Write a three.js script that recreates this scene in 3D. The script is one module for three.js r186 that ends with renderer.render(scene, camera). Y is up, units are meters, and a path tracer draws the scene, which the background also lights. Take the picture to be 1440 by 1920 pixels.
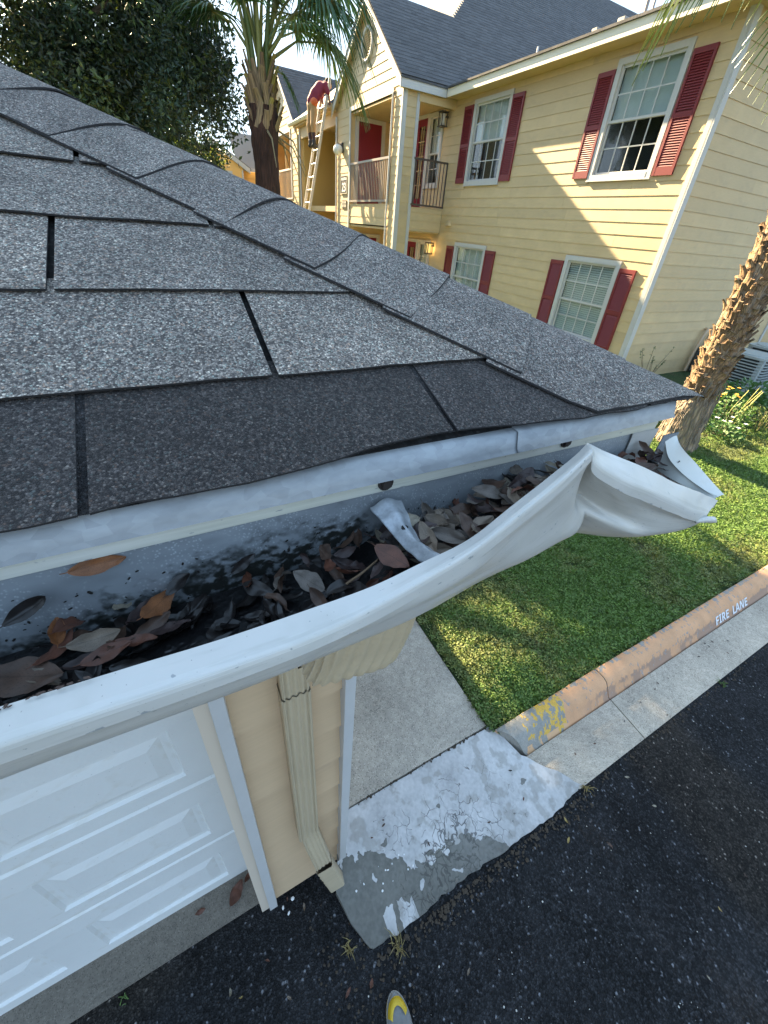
import * as THREE from 'three';
import { mergeGeometries } from 'three/addons/utils/BufferGeometryUtils.js';
import { MarchingCubes } from 'three/addons/objects/MarchingCubes.js';
import { FontLoader } from 'three/addons/loaders/FontLoader.js';
import { TextGeometry } from 'three/addons/geometries/TextGeometry.js';

// ---------------------------------------------------------------- camera, sky, sun, exposure
const scene = new THREE.Scene();
const camera = new THREE.PerspectiveCamera(104.36, 0.75, 0.03, 600);
camera.position.set(0, 2.85, 0);
camera.rotation.set(-0.556622, -0.528806, 0.088996, 'YXZ');
camera.setViewOffset(1440, 1920, -7, 71, 1440, 1920);
const SUN = new THREE.Vector3(-1.07, 3.45, -5.4).normalize();
{
  const W = 512, H = 256, d = new Float32Array(W * H * 4), v = new THREE.Vector3();
  for (let j = 0; j < H; j++) for (let i = 0; i < W; i++) {
    const th = ((j + 0.5) / H - 0.5) * Math.PI, ph = ((i + 0.5) / W - 0.5) * 2 * Math.PI;
    v.set(Math.cos(th) * Math.cos(ph), Math.sin(th), Math.cos(th) * Math.sin(ph));
    const e = Math.max(0, v.y), k = Math.pow(1 - e, 3), ca = Math.max(-1, Math.min(1, v.dot(SUN))), an = Math.acos(ca);
    const au = 0.55 * Math.exp(-an * 2.6) + 0.9 * Math.exp(-an * 9);
    const o = (j * W + i) * 4, g = v.y < -0.02 ? 0.35 : 1;
    d[o] = 0.365 * (0.245 + 0.31 * k + au) * g; d[o + 1] = 0.365 * (0.38 + 0.29 * k + au * 0.97) * g; d[o + 2] = 0.365 * (0.56 + 0.21 * k + au * 0.9) * g; d[o + 3] = 1;
  }
  const sky = new THREE.DataTexture(d, W, H, THREE.RGBAFormat, THREE.FloatType);
  sky.mapping = THREE.EquirectangularReflectionMapping; sky.magFilter = sky.minFilter = THREE.LinearFilter; sky.needsUpdate = true;
  scene.background = sky; scene.environment = sky;
}
const sun = new THREE.DirectionalLight(new THREE.Color().setRGB(1, 0.79, 0.49), 5);
sun.position.copy(SUN).multiplyScalar(60).add(new THREE.Vector3(6, 0, -8)); sun.target.position.set(6, 0, -8);
sun.castShadow = true; sun.shadow.mapSize.set(2048, 2048);
Object.assign(sun.shadow.camera, { left: -35, right: 35, top: 35, bottom: -35, near: 1, far: 160 });
scene.add(sun, sun.target);
const renderer = new THREE.WebGLRenderer({ antialias: true });
renderer.toneMapping = THREE.LinearToneMapping; renderer.toneMappingExposure = 7.8;
renderer.shadowMap.enabled = true;

// ---------------------------------------------------------------- helpers
let seed = 12345;
const rnd = () => { seed = (seed + 0x6D2B79F5) | 0; let t = Math.imul(seed ^ (seed >>> 15), 1 | seed); t = (t + Math.imul(t ^ (t >>> 7), 61 | t)) ^ t; return ((t ^ (t >>> 14)) >>> 0) / 4294967296; };
const rr = (a, b) => a + (b - a) * rnd();
const hash = (x, y, s) => { let h = Math.imul(x, 374761393) + Math.imul(y, 668265263) + Math.imul(s, 974634777); h = Math.imul(h ^ (h >>> 13), 1274126177); return ((h ^ (h >>> 16)) >>> 0) / 4294967296; };
const V = (x, y, z) => new THREE.Vector3(x, y, z);
const lerp = (a, b, t) => a + (b - a) * t, clamp = (x, a = 0, b = 1) => Math.max(a, Math.min(b, x));
const smooth = (a, b, x) => { const t = clamp((x - a) / (b - a)); return t * t * (3 - 2 * t); };
function vn(x, y, P, s) {                       // value noise, tiles every P cells
  const xi = Math.floor(x), yi = Math.floor(y), fx = x - xi, fy = y - yi, u = fx * fx * (3 - 2 * fx), w = fy * fy * (3 - 2 * fy);
  const m = (a) => ((a % P) + P) % P, a = hash(m(xi), m(yi), s), b = hash(m(xi + 1), m(yi), s), c = hash(m(xi), m(yi + 1), s), d = hash(m(xi + 1), m(yi + 1), s);
  return a + (b - a) * u + (c - a) * w + (a - b - c + d) * u * w;
}
function fbm(x, y, P, s, o = 4) { let v = 0, a = 0.5, n = 0; for (let i = 0; i < o; i++) { v += a * vn(x, y, P, s + i); n += a; a *= 0.5; x *= 2; y *= 2; P *= 2; } return v / n; }
const out = new Float64Array(4);
function worley(x, y, P, s) {                   // [nearest, second nearest, id of the nearest]
  const xi = Math.floor(x), yi = Math.floor(y); let d1 = 9, d2 = 9, id = 0;
  for (let j = -1; j < 2; j++) for (let i = -1; i < 2; i++) {
    const cx = xi + i, cy = yi + j, mx = ((cx % P) + P) % P, my = ((cy % P) + P) % P;
    const dx = cx + hash(mx, my, s) - x, dy = cy + hash(mx, my, s + 1) - y, d = dx * dx + dy * dy;
    if (d < d1) { d2 = d1; d1 = d; id = hash(mx, my, s + 2); } else if (d < d2) d2 = d;
  }
  out[0] = Math.sqrt(d1); out[1] = Math.sqrt(d2); out[2] = id; return out;
}
const enc = (c) => { c = clamp(c); return Math.round(255 * (c <= 0.0031308 ? c * 12.92 : 1.055 * Math.pow(c, 1 / 2.4) - 0.055)); };
function tex(w, h, fn, colour = true) {         // fn(u, v, i, j) gives linear [r, g, b] or a grey
  const d = new Uint8Array(w * h * 4);
  for (let j = 0; j < h; j++) for (let i = 0; i < w; i++) {
    const c = fn(i / w, j / h, i, j), o = (j * w + i) * 4;
    if (colour) { d[o] = enc(c[0]); d[o + 1] = enc(c[1]); d[o + 2] = enc(c[2]); } else d[o] = d[o + 1] = d[o + 2] = Math.round(255 * clamp(c));
    d[o + 3] = 255;
  }
  const t = new THREE.DataTexture(d, w, h); t.wrapS = t.wrapT = THREE.RepeatWrapping;
  t.magFilter = THREE.LinearFilter; t.minFilter = THREE.LinearMipmapLinearFilter; t.generateMipmaps = true;
  if (colour) t.colorSpace = THREE.SRGBColorSpace; t.needsUpdate = true; return t;
}
const rep = (t, mx, my = mx) => { const c = t.clone(); c.repeat.set(1 / mx, 1 / my); c.needsUpdate = true; return c; };
function M(rgb, rough = 0.8, o = {}) { const m = new THREE.MeshStandardMaterial({ roughness: rough, ...o }); m.color.setRGB(...rgb); return m; }
function leafy(rgb, tr = 0.35, o = {}) { const m = new THREE.MeshPhysicalMaterial({ roughness: 0.75, side: THREE.DoubleSide, transmission: tr, thickness: 0, ...o }); m.color.setRGB(...rgb); return m; }

const used = new Map();
function numbered(n) { const k = used.get(n) || 0; used.set(n, k + 1); return k ? `${n}_${String(k).padStart(3, '0')}` : n; }
function tag(o, label, category, group, kind) { if (label) o.userData.label = label; if (category) o.userData.category = category; if (group) o.userData.group = group; if (kind) o.userData.kind = kind; return o; }
function thing(name, label, category, pos = [0, 0, 0], group) { const o = new THREE.Group(); o.name = numbered(name); o.position.set(...pos); scene.add(o); return tag(o, label, category, group); }
function clean(g) {
  if (g.index) g = g.toNonIndexed(); else g = g.clone();
  for (const k of Object.keys(g.attributes)) if (!['position', 'normal', 'uv'].includes(k)) g.deleteAttribute(k);
  if (!g.attributes.normal) g.computeVertexNormals();
  if (!g.attributes.uv) g.setAttribute('uv', new THREE.BufferAttribute(new Float32Array(g.attributes.position.count * 2), 2));
  g.morphAttributes = {}; return g;
}
const join = (list) => mergeGeometries([].concat(list).map(clean));
function origin(o) { const p = V(0, 0, 0); while (o && o !== scene) { p.add(o.position); o = o.parent; } return p; }
function part(name, geoms, mat, parent, label, kind) {   // geometry in world metres, kept under its parent
  const g = Array.isArray(geoms) ? join(geoms) : clean(geoms), p = origin(parent); g.translate(-p.x, -p.y, -p.z);
  const m = new THREE.Mesh(g, mat); m.name = name; parent.add(m); return tag(m, label, null, null, kind);
}
function part2(name, top, skirt, mats, parent) {          // two materials: the face and its dark cut edges with painted shadow lines
  const g = mergeGeometries([clean(top), join(skirt)], true), p = origin(parent); g.translate(-p.x, -p.y, -p.z);
  const m = new THREE.Mesh(g, mats); m.name = name; parent.add(m); return m;
}
function lone(name, geoms, mat, label, category, pos = [0, 0, 0], group) {
  const g = Array.isArray(geoms) ? join(geoms) : clean(geoms); g.translate(-pos[0], -pos[1], -pos[2]);
  const m = new THREE.Mesh(g, mat); m.name = numbered(name); m.position.set(...pos); scene.add(m); return tag(m, label, category, group);
}
function struct(name, geoms, mat, kind = 'structure') { const m = lone(name, geoms, mat); m.userData.kind = kind; return m; }
function quadGeo(quads) {                       // list of [a, b, c, d] with uv in metres along a-b and a-d
  const p = [], u = [];
  for (const [a, b, c, d, uo = 0, vo = 0] of quads) {
    const w = a.distanceTo(b), h = a.distanceTo(d), w2 = d.distanceTo(c);
    for (const [q, s, t] of [[a, 0, 0], [b, w, 0], [c, w2, h], [a, 0, 0], [c, w2, h], [d, 0, h]]) { p.push(q.x, q.y, q.z); u.push(s + uo, t + vo); }
  }
  const g = new THREE.BufferGeometry(); g.setAttribute('position', new THREE.Float32BufferAttribute(p, 3)); g.setAttribute('uv', new THREE.Float32BufferAttribute(u, 2)); g.computeVertexNormals(); return g;
}
function hexa(a, uo = 0, vo = 0) {              // eight corners: 0-3 bottom going round, 4-7 top
  const q = (i, j, k, l) => [a[i], a[j], a[k], a[l], uo, vo];
  return quadGeo([q(0, 3, 2, 1), q(4, 5, 6, 7), q(0, 1, 5, 4), q(1, 2, 6, 5), q(2, 3, 7, 6), q(3, 0, 4, 7)]);
}
const bx = (x0, x1, y0, y1, z0, z1, uo = 0, vo = 0) => hexa([V(x0, y0, z1), V(x1, y0, z1), V(x1, y0, z0), V(x0, y0, z0), V(x0, y1, z1), V(x1, y1, z1), V(x1, y1, z0), V(x0, y1, z0)], uo, vo);
function bevelBox(x0, x1, y0, y1, z0, z1, r = 0.004) {
  const s = new THREE.Shape(), w = x1 - x0 - 2 * r, h = y1 - y0 - 2 * r; s.moveTo(0, 0); s.lineTo(w, 0); s.lineTo(w, h); s.lineTo(0, h); s.closePath();
  const g = new THREE.ExtrudeGeometry(s, { depth: z1 - z0 - 2 * r, bevelEnabled: true, bevelSize: r, bevelThickness: r, bevelSegments: 2 }); g.translate(x0 + r, y0 + r, z0 + r); return g;
}
function grid(nu, nv, fn, uvf) {                // smooth sheet; fn(s, t) gives a Vector3
  const p = [], u = [], ix = [];
  for (let j = 0; j <= nv; j++) for (let i = 0; i <= nu; i++) { const q = fn(i / nu, j / nv); p.push(q.x, q.y, q.z); const w = uvf ? uvf(i / nu, j / nv, q) : [q.x, q.z]; u.push(w[0], w[1]); }
  for (let j = 0; j < nv; j++) for (let i = 0; i < nu; i++) { const a = j * (nu + 1) + i, b = a + 1, c = a + nu + 1; ix.push(a, b, c + 1, a, c + 1, c); }
  const g = new THREE.BufferGeometry(); g.setAttribute('position', new THREE.Float32BufferAttribute(p, 3)); g.setAttribute('uv', new THREE.Float32BufferAttribute(u, 2)); g.setIndex(ix); g.computeVertexNormals(); return g;
}
function tube(pts, r, n = 8, seg, closed = false) { return new THREE.TubeGeometry(new THREE.CatmullRomCurve3(pts, closed), seg || pts.length * 3, r, n, closed); }
function taper(pts, rad, n = 8) {               // tube whose radius changes from point to point, open ends capped to a point
  const q = pts.length, P = [], U = [], ix = []; let len = 0; const up = V(0.13, 0.31, 0.94).normalize();
  for (let i = 0; i < q; i++) {
    const t = V().subVectors(pts[Math.min(q - 1, i + 1)], pts[Math.max(0, i - 1)]).normalize(), a = V().crossVectors(t, up).normalize(), b = V().crossVectors(t, a);
    if (i) len += pts[i].distanceTo(pts[i - 1]);
    for (let k = 0; k <= n; k++) { const f = k / n * 2 * Math.PI, r = rad[i]; P.push(pts[i].x + (a.x * Math.cos(f) + b.x * Math.sin(f)) * r, pts[i].y + (a.y * Math.cos(f) + b.y * Math.sin(f)) * r, pts[i].z + (a.z * Math.cos(f) + b.z * Math.sin(f)) * r); U.push(k / n * 6.28 * rad[0], len); }
  }
  for (let i = 0; i < q - 1; i++) for (let k = 0; k < n; k++) { const a = i * (n + 1) + k, c = a + n + 1; ix.push(a, a + 1, c + 1, a, c + 1, c); }
  for (const e of [0, q - 1]) { const o = P.length / 3; P.push(pts[e].x, pts[e].y, pts[e].z); U.push(0, 0); for (let k = 0; k < n; k++) { const a = e * (n + 1) + k; ix.push(a, a + 1, o); } }
  const g = new THREE.BufferGeometry(); g.setAttribute('position', new THREE.Float32BufferAttribute(P, 3)); g.setAttribute('uv', new THREE.Float32BufferAttribute(U, 2)); g.setIndex(ix); g.computeVertexNormals(); return g;
}
function extrudeXY(pts, depth, m4, bevel = 0) { const s = new THREE.Shape(pts.map(([x, y]) => new THREE.Vector2(x, y))); const g = new THREE.ExtrudeGeometry(s, { depth, bevelEnabled: bevel > 0, bevelSize: bevel, bevelThickness: bevel, bevelSegments: 2, curveSegments: 12 }); if (m4) g.applyMatrix4(m4); return g; }

// ---------------------------------------------------------------- textures
const T = {};
{
  const pal = [[0.07, 0.066, 0.068], [0.105, 0.098, 0.099], [0.165, 0.153, 0.15], [0.22, 0.207, 0.204], [0.28, 0.262, 0.254], [0.38, 0.36, 0.35], [0.24, 0.28, 0.276], [0.31, 0.235, 0.2], [0.58, 0.55, 0.51]];
  const cum = [0.17, 0.33, 0.5, 0.65, 0.78, 0.87, 0.93, 0.97, 1];
  const N = 1024, P = 215, hgt = new Float32Array(N * N);
  T.gran = tex(N, N, (u, v, i, j) => {
    const w = worley(u * P, v * P, P, 11), gap = clamp((w[1] - w[0]) * 2.6); let k = 0; while (cum[k] < w[2]) k++;
    const c = pal[k], f = 0.45 + 0.55 * gap; hgt[j * N + i] = gap * (0.35 + 0.65 * hash(Math.floor(w[2] * 9999), 3, 4)); const l = 0.62 + 0.55 * fbm(u * 9, v * 9, 9, 61, 4) + 0.25 * fbm(u * 3, v * 3, 3, 64, 3);
    return [c[0] * f * l, c[1] * f * l, c[2] * f * l];
  });
  T.granB = tex(N, N, (u, v, i, j) => hgt[j * N + i], false);
}
{
  const N = 2048, P = 400, h = new Float32Array(N * N);   // four metres of asphalt
  T.asph = tex(N, N, (u, v, i, j) => {
    const w = worley(u * P, v * P, P, 21), g = clamp((w[1] - w[0]) * 2.5), st = fbm(u * 6, v * 6, 6, 31, 4), st2 = fbm(u * 30, v * 30, 30, 41, 3), id = w[2];
    const fi = worley(u * 900, v * 900, 900, 23)[2]; let a = 0.002 + 0.042 * id * id * g + 0.012 * fi + 0.03 * (st - 0.42) * (0.4 + id) + 0.014 * (st2 - 0.5); if (id > 0.976) a = 0.05 + 0.22 * (id - 0.976) / 0.024 * g; h[j * N + i] = g * (0.4 + 0.6 * id) * 0.8 + 0.2 * st2;
    const b = smooth(0.52, 0.7, fbm(u * 5 + 9, v * 5, 5, 51, 4)); a = Math.max(0.003, a) * 0.85;
    return [a * (1 + 0.35 * b), a * (1.02 + 0.15 * b), a * (1.12 - 0.1 * b)];
  });
  T.asphB = tex(N, N, (u, v, i, j) => h[j * N + i], false);
}
{
  const N = 1024, P = 180;                                // one metre of concrete
  T.conc = tex(N, N, (u, v) => { const w = worley(u * P, v * P, P, 71), s = fbm(u * 4, v * 4, 4, 81, 5), f = fbm(u * 40, v * 40, 40, 85, 3); let a = 0.26 + 0.13 * (s - 0.5) + 0.1 * (f - 0.5) + (w[2] > 0.9 ? 0.1 : w[2] < 0.14 ? -0.11 : 0) * (w[0] < 0.5 ? 1 : 0); a *= 1.32; return [a * 1.12, a, a * 0.84]; });
  T.concB = tex(512, 512, (u, v) => 0.5 * fbm(u * 60, v * 60, 60, 91, 3) + 0.5 * vn(u * 160, v * 160, 160, 95), false);
  T.fine = tex(512, 512, (u, v) => 0.55 * fbm(u * 8, v * 8, 8, 101, 5) + 0.45 * vn(u * 120, v * 120, 120, 99), false);
  T.galv = tex(1024, 512, (u, v) => {                     // half a metre of grey zinc, pale spots
    const s = fbm(u * 8, v * 4, 8, 115, 4), big = worley(u * 34 + 0.8 * s, v * 17 + 0.8 * s, 34, 118)[2], f = fbm(u * 60, v * 30, 60, 117, 3); const a = 0.27 + 0.14 * (s - 0.5) + 0.05 * (big - 0.5) + 0.05 * (f - 0.5); return [a * 0.95, a, a * 1.05];
  });
  T.galvS = tex(2048, 512, (u, v) => {                    // the same with fine pale specks and dark grime
    const n = fbm(u * 40, v * 10, 64, 116, 3), w = worley(u * 230 + n, v * 57 + n, 512, 111), s = fbm(u * 16, v * 4, 16, 115, 5), sp = w[2] > 0.62 ? smooth(0.36, 0.22, w[0] + 0.3 * (1 - w[2])) * smooth(0.36, 0.58, fbm(u * 24, v * 6, 24, 119, 3)) : 0, gr = smooth(0.57, 0.7, fbm(u * 50, v * 6, 64, 113, 4)); const a = (0.25 + 0.1 * (s - 0.5) + sp * 0.13) * (1 - 0.35 * gr); return [a * 0.93, a, a * 1.08];
  });
  T.white = tex(1024, 512, (u, v) => {                    // chalky white enamel with scuffs
    const s = fbm(u * 5, v * 2.5, 5, 121, 5), d = fbm(u * 22, v * 11, 22, 131, 4), w = worley(u * 70, v * 35, 70, 135), sc = smooth(0.58, 0.8, d) * smooth(0.45, 0.65, s), dot = w[0] < 0.06 && w[2] > 0.95 ? 1 : 0;
    const a = 0.7 + 0.09 * (s - 0.5) + 0.03 * (d - 0.5) - 0.05 * sc - 0.25 * dot; return [a, a * (0.985 - 0.02 * sc), a * (0.965 - 0.05 * sc)];
  });
  T.gutW = tex(2048, 256, (u, v) => {                     // chalked gutter enamel: streaks, scratches to grey metal, grime specks
    const s = fbm(u * 10, v * 2, 10, 122, 5), st = fbm(u * 12, v * 20, 12, 124, 4), d = fbm(u * 60, v * 8, 60, 126, 4), w = worley(u * 120, v * 15, 120, 127), l = fbm(u * 7, v * 90, 7, 128, 3), scr = l > 0.79 && d > 0.5 ? 1 : 0, chip = d > 0.8 ? 1 : 0, dot = w[0] < 0.06 && w[2] > 0.88 ? 1 : 0, gr = smooth(0.55, 0.75, st) * 0.08 + smooth(0.5, 0.75, s) * 0.12;
    let a = (0.7 + 0.08 * (s - 0.5)) * (1 - gr); let c = [a, a * (0.985 + 0.01 * gr), a * (0.965 - 0.12 * gr)]; if (scr || chip) c = [0.38, 0.4, 0.42]; if (dot) c = c.map((q) => q * 0.5); return c;
  });
  T.cream = tex(1024, 256, (u, v) => { const s = fbm(u * 6, v * 12, 6, 141, 4), d = fbm(u * 40, v * 40, 40, 151, 3), ch = smooth(0.82, 0.85, d), g = fbm(u * 8, v * 60, 8, 149, 3); const a = 0.66 + 0.12 * (s - 0.5) + 0.16 * (g - 0.5); return [lerp(a, 0.28, ch), lerp(a * 0.98, 0.29, ch), lerp(a * (0.8 + 0.1 * s), 0.3, ch)]; });
  T.boardC = tex(512, 512, (u, v) => { const s = fbm(u * 3, v * 3, 3, 161, 5), g = vn(u * 12, v * 160, 160, 165); const st = smooth(0.55, 0.75, fbm(u * 5 + 3, v * 5, 5, 167, 5)); const a = 0.93 + 0.16 * (s - 0.5) + 0.06 * (g - 0.5) - 0.06 * st; return [a, a * 0.995, a * (0.97 + 0.03 * st)]; });
  T.bark = tex(512, 512, (u, v) => { const s = fbm(u * 6, v * 6, 6, 171, 4), f = vn(u * 90, v * 10, 90, 175), a = 0.45 + 0.5 * s * f + 0.35 * (f - 0.4); return [a, a * 0.86, a * 0.7]; });
  T.barkB = tex(512, 512, (u, v) => 0.6 * vn(u * 90, v * 10, 90, 175) + 0.4 * fbm(u * 20, v * 20, 20, 179, 3), false);
  T.leaf = tex(256, 256, (u, v) => { const s = fbm(u * 4, v * 4, 4, 181, 4), sp = worley(u * 14, v * 14, 14, 185), vein = Math.abs(u - 0.5) < 0.02 ? 0.75 : 1, side = 0.9 + 0.1 * Math.abs(Math.sin((v * 14 + Math.abs(u - 0.5) * 9) * 3.14)); const a = (0.7 + 0.6 * (s - 0.5)) * vein * side * (sp[0] < 0.13 ? 0.5 : 1); return [a, a * 0.97, a * 0.94]; });
  T.roofFar = tex(1024, 1024, (u, v) => { const r = Math.floor(v * 40), c = u * 18 + hash(r, 1, 3), k = hash(Math.floor(c) % 18, r, 8), f = vn(u * 300, v * 300, 300, 191); const a = 0.085 + 0.035 * (k - 0.5) + 0.03 * (f - 0.5) + 0.02 * (fbm(u * 5, v * 5, 5, 195, 3) - 0.5); return [a * 1.02, a, a * 1.03]; });
}

// ---------------------------------------------------------------- ground, road, kerb, slabs
const mConc = M([1, 1, 1], 0.9, { map: T.conc, bumpMap: T.concB, bumpScale: 0.002 });
const lawnY = (x, z) => 0.11 + 0.16 * smooth(-0.9, -4.2, z) + 0.012 * (vn(x * 1.7 + 40, z * 1.7 + 40, 200, 5) - 0.5);
{
  struct('ground', grid(2, 2, (s, t) => V(lerp(-250, 250, s), -0.09, lerp(-250, 120, t))), M([0.09, 0.1, 0.05], 1));
  const asphM = new THREE.MeshPhysicalMaterial({ roughness: 0.85, specularIntensity: 0.4, map: rep(T.asph, 4), bumpMap: rep(T.asphB, 4), bumpScale: 0.006 });
  const und = (x, z) => 0.006 * (fbm(x * 1.3 + 50, z * 1.3 + 50, 200, 7, 3) - 0.5);
  struct('asphalt_road', [grid(90, 40, (s, t) => { const x = lerp(-14, 30, s), z = lerp(-0.3, 14, t * t); return V(x, und(x, z), z); }), grid(30, 6, (s, t) => { const x = lerp(-14, 0.36, s), z = lerp(-0.672, -0.3, t); return V(x, und(x, z), z); })], asphM);
  struct('door_sill_strip', hexa([V(-9, -0.06, -0.668), V(0.0, -0.06, -0.668), V(0.0, -0.06, -0.86), V(-9, -0.06, -0.86), V(-9, 0.005, -0.668), V(-0.045, 0.005, -0.668), V(-0.045, 0.02, -0.86), V(-9, 0.02, -0.86)]), M([0.42, 0.41, 0.4], 0.85, { map: rep(T.conc, 0.7), bumpMap: T.concB, bumpScale: 0.003 }));
  // sidewalk slab beside the garage
  const sw = thing('sidewalk'); sw.userData.kind = 'structure';
  for (let k = 0; k < 6; k++) part('sidewalk_slab', bx(0.318, 1.385, -0.05, 0.108, -0.795 - k * 1.5 - 1.49, -0.795 - k * 1.5, k * 0.37), mConc, sw);
  // painted apron, cracked and peeling, bare wet concrete at its front corner
  const edge = [[0.276, -0.634], [0.225, -0.528], [0.256, -0.389], [0.316, -0.288], [0.44, -0.272], [0.533, -0.269], [0.699, -0.282], [0.884, -0.28], [1.145, -0.268], [1.51, -0.262], [1.761, -0.29]];
  const zb = [[0.2, -0.66], [0.29, -0.62], [0.41, -0.6], [0.52, -0.53], [0.6, -0.43], [0.68, -0.4], [0.76, -0.45], [0.88, -0.4], [0.96, -0.42], [1.0, -0.37], [1.15, -0.28], [1.31, -0.2], [2, -0.2]];
  const look = (tab, x) => { let k = 1; while (k < tab.length - 1 && tab[k][0] < x) k++; return lerp(tab[k - 1][1], tab[k][1], clamp((x - tab[k - 1][0]) / (tab[k][0] - tab[k - 1][0]))); };
  const AW = 1600, AH = 640, hA = new Float32Array(AW * AH);
  const apronMap = tex(AW, AH, (u, v, i, j) => {
    const x = 0.2 + u * 1.6, z = -0.85 + v * 0.64, wx = x + 0.13 * (fbm(u * 20, v * 8, 64, 201, 4) - 0.5), wz = z + 0.13 * (fbm(u * 20 + 7, v * 8, 64, 205, 4) - 0.5), nbb = fbm(u * 18, v * 7, 32, 237, 3);
    const w = worley(wx * 13, wz * 13, 400, 211), cw = w[1] - w[0], inC = smooth(0.15, 0.05, Math.hypot((x - 0.86) / 1.7, (z + 0.5) / 1.2)) + smooth(0.5, 0.2, Math.abs(x - 0.9)) * smooth(-0.72, -0.6, z);
    const w2 = worley(wx * 26, wz * 26, 600, 221), cw2 = w2[1] - w2[0], near = smooth(0.16, 0.02, look(zb, x) - z) * smooth(0.34, 0.1, Math.abs(x - 0.8));
    let crack = Math.max(cw < 0.02 * clamp(inC) && fbm(u * 12, v * 5, 32, 231, 3) > 0.47 ? 1 : 0, cw2 < 0.13 * near && nbb > 0.47 ? 1 : 0);
    const nb = fbm(u * 40, v * 16, 64, 241, 4) - 0.5, peel0 = z - look(zb, x) + 0.075 * nb * 1.7;
    const isl = worley(wx * 8, wz * 8, 300, 251), patch = isl[2] > 0.86 && isl[0] < 0.13 + 0.2 * nb ? 1 : 0, left = worley(wx * 16, wz * 16, 300, 261), flake = left[2] > 0.85 && left[0] < 0.22 + 0.3 * nb && peel0 < 0.12 || (x > 0.4 && x < 0.56 && z > -0.36 + 0.1 * nb && left[2] > 0.3) ? 1 : 0;
    const bare = (peel0 > 0 && !flake) || patch ? 1 : 0, s = fbm(u * 6, v * 3, 32, 271, 4), f = fbm(u * 120, v * 48, 256, 281, 3), st = fbm(u * 14, v * 3, 32, 291, 3);
    let c;
    if (bare) { const a = 0.135 + 0.07 * (s - 0.5) + 0.07 * (f - 0.5), b = smooth(0.75, 0.95, x) * 0.25 + (patch ? 0.1 : 0); c = [a * (1 + b), a * (0.97 + b), a * (0.86 + b)]; hA[j * AW + i] = 0.3 + 0.1 * f; }
    else { const wr = smooth(0.52, 0.7, fbm(u * 34, v * 14, 64, 239, 4)) * 0.45; const a = 0.46 + 0.2 * (s - 0.5) + 0.14 * (f - 0.5) + 0.16 * (st - 0.5) + 0.1 * (nbb - 0.5); c = [lerp(a * 1.0, 0.22, wr), lerp(a * 0.98, 0.205, wr), lerp(a * 0.97, 0.175, wr)]; hA[j * AW + i] = 0.75 + 0.1 * f; }
    if (crack) { c = c.map((q) => q * (bare ? 0.6 : 0.34)); hA[j * AW + i] = 0.05; }
    return c;
  });
  const apronB = tex(AW, AH, (u, v, i, j) => hA[j * AW + i], false);
  const apM = M([1, 1, 1], 0.75, { map: apronMap, bumpMap: apronB, bumpScale: 0.003 });
  const left = (z) => { for (let k = 1; k < 4; k++) if (z <= edge[k][1]) return lerp(edge[k - 1][0], edge[k][0], clamp((z - edge[k - 1][1]) / (edge[k][1] - edge[k - 1][1]))); return edge[3][0]; };
  const right = (z) => z < -0.57 ? 1.42 + (z + 0.785) * 0.35 : lerp(1.5, 1.77, clamp((z + 0.57) / 0.28)) + 0.03 * (vn(z * 22 + 40, 3, 300, 19) - 0.5);
  const aY = (x, z) => lerp(0.013, 0.098, smooth(-0.27, -0.79, z)) + 0.004 * (vn(x * 6, z * 6 + 30, 300, 9) - 0.5);
  const zf = (x) => { let k = 4; while (k < edge.length - 1 && edge[k][0] < x) k++; return lerp(edge[k - 1][1], edge[k][1], clamp((x - edge[k - 1][0]) / (edge[k][0] - edge[k - 1][0]))) + 0.012 * (vn(x * 30, 4, 300, 15) - 0.5); };
  const pt = (s, t, low) => { let z = lerp(-0.786, -0.268, t), a = left(z), b = right(z), x = lerp(a, b, s); if (t > 0.8) z = lerp(z, Math.max(z - 0.05, zf(Math.max(x, 0.33))), smooth(0.8, 1, t)); z = t === 0 ? z + 0.008 * (vn(x * 14, 9, 300, 17) - 0.5) : z; return V(x, low ? -0.04 : aY(x, z), z); };
  const uvA = (s, t, q) => [(q.x - 0.2) / 1.6, (q.z + 0.85) / 0.64];
  struct('painted_apron', [grid(60, 24, (s, t) => pt(s, t), uvA), grid(60, 1, (s, t) => pt(s, 1, t > 0.5), uvA), grid(1, 24, (s, t) => pt(0, t, s < 0.5), uvA), grid(1, 24, (s, t) => pt(1, t, s > 0.5), uvA), grid(60, 1, (s, t) => pt(s, 0, t < 0.5), uvA)], apM);
  // kerb and gutter pan, cast in lengths
  const prof = [[-0.742, -0.05], [-0.744, 0.13], [-0.735, 0.146], [-0.7, 0.15], [-0.66, 0.146], [-0.632, 0.128], [-0.612, 0.1], [-0.594, 0.066], [-0.578, 0.036], [-0.562, 0.024], [-0.552, -0.03]];
  let L = [0]; for (let k = 1; k < prof.length; k++) L.push(L[k - 1] + Math.hypot(prof[k][0] - prof[k - 1][0], prof[k][1] - prof[k - 1][1]));
  const LT = L[L.length - 1], CW = 2048, CH = 192, hC = new Float32Array(CW * CH);
  const curbMap = tex(CW, CH, (u, v, i, j) => {
    const x = 1.38 + u * 4.2, l = v * LT, n = fbm(u * 210, v * 17, 1024, 301, 4), n2 = fbm(u * 60, v * 4.8, 512, 311, 5), f = vn(u * 1300, v * 105, 4096, 321), conc = 0.27 + 0.12 * (n - 0.5) + 0.08 * (f - 0.5);
    let c = [conc * 1.05, conc, conc * 0.9]; hC[j * CW + i] = 0.35 + 0.2 * f;
    const yl = smooth(1.58, 1.85, x + 0.25 * (n2 - 0.5)) * smooth(2.02, 1.95, x + 0.1 * (n2 - 0.5)), face = smooth(0.36, 0.42, l);
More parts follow.
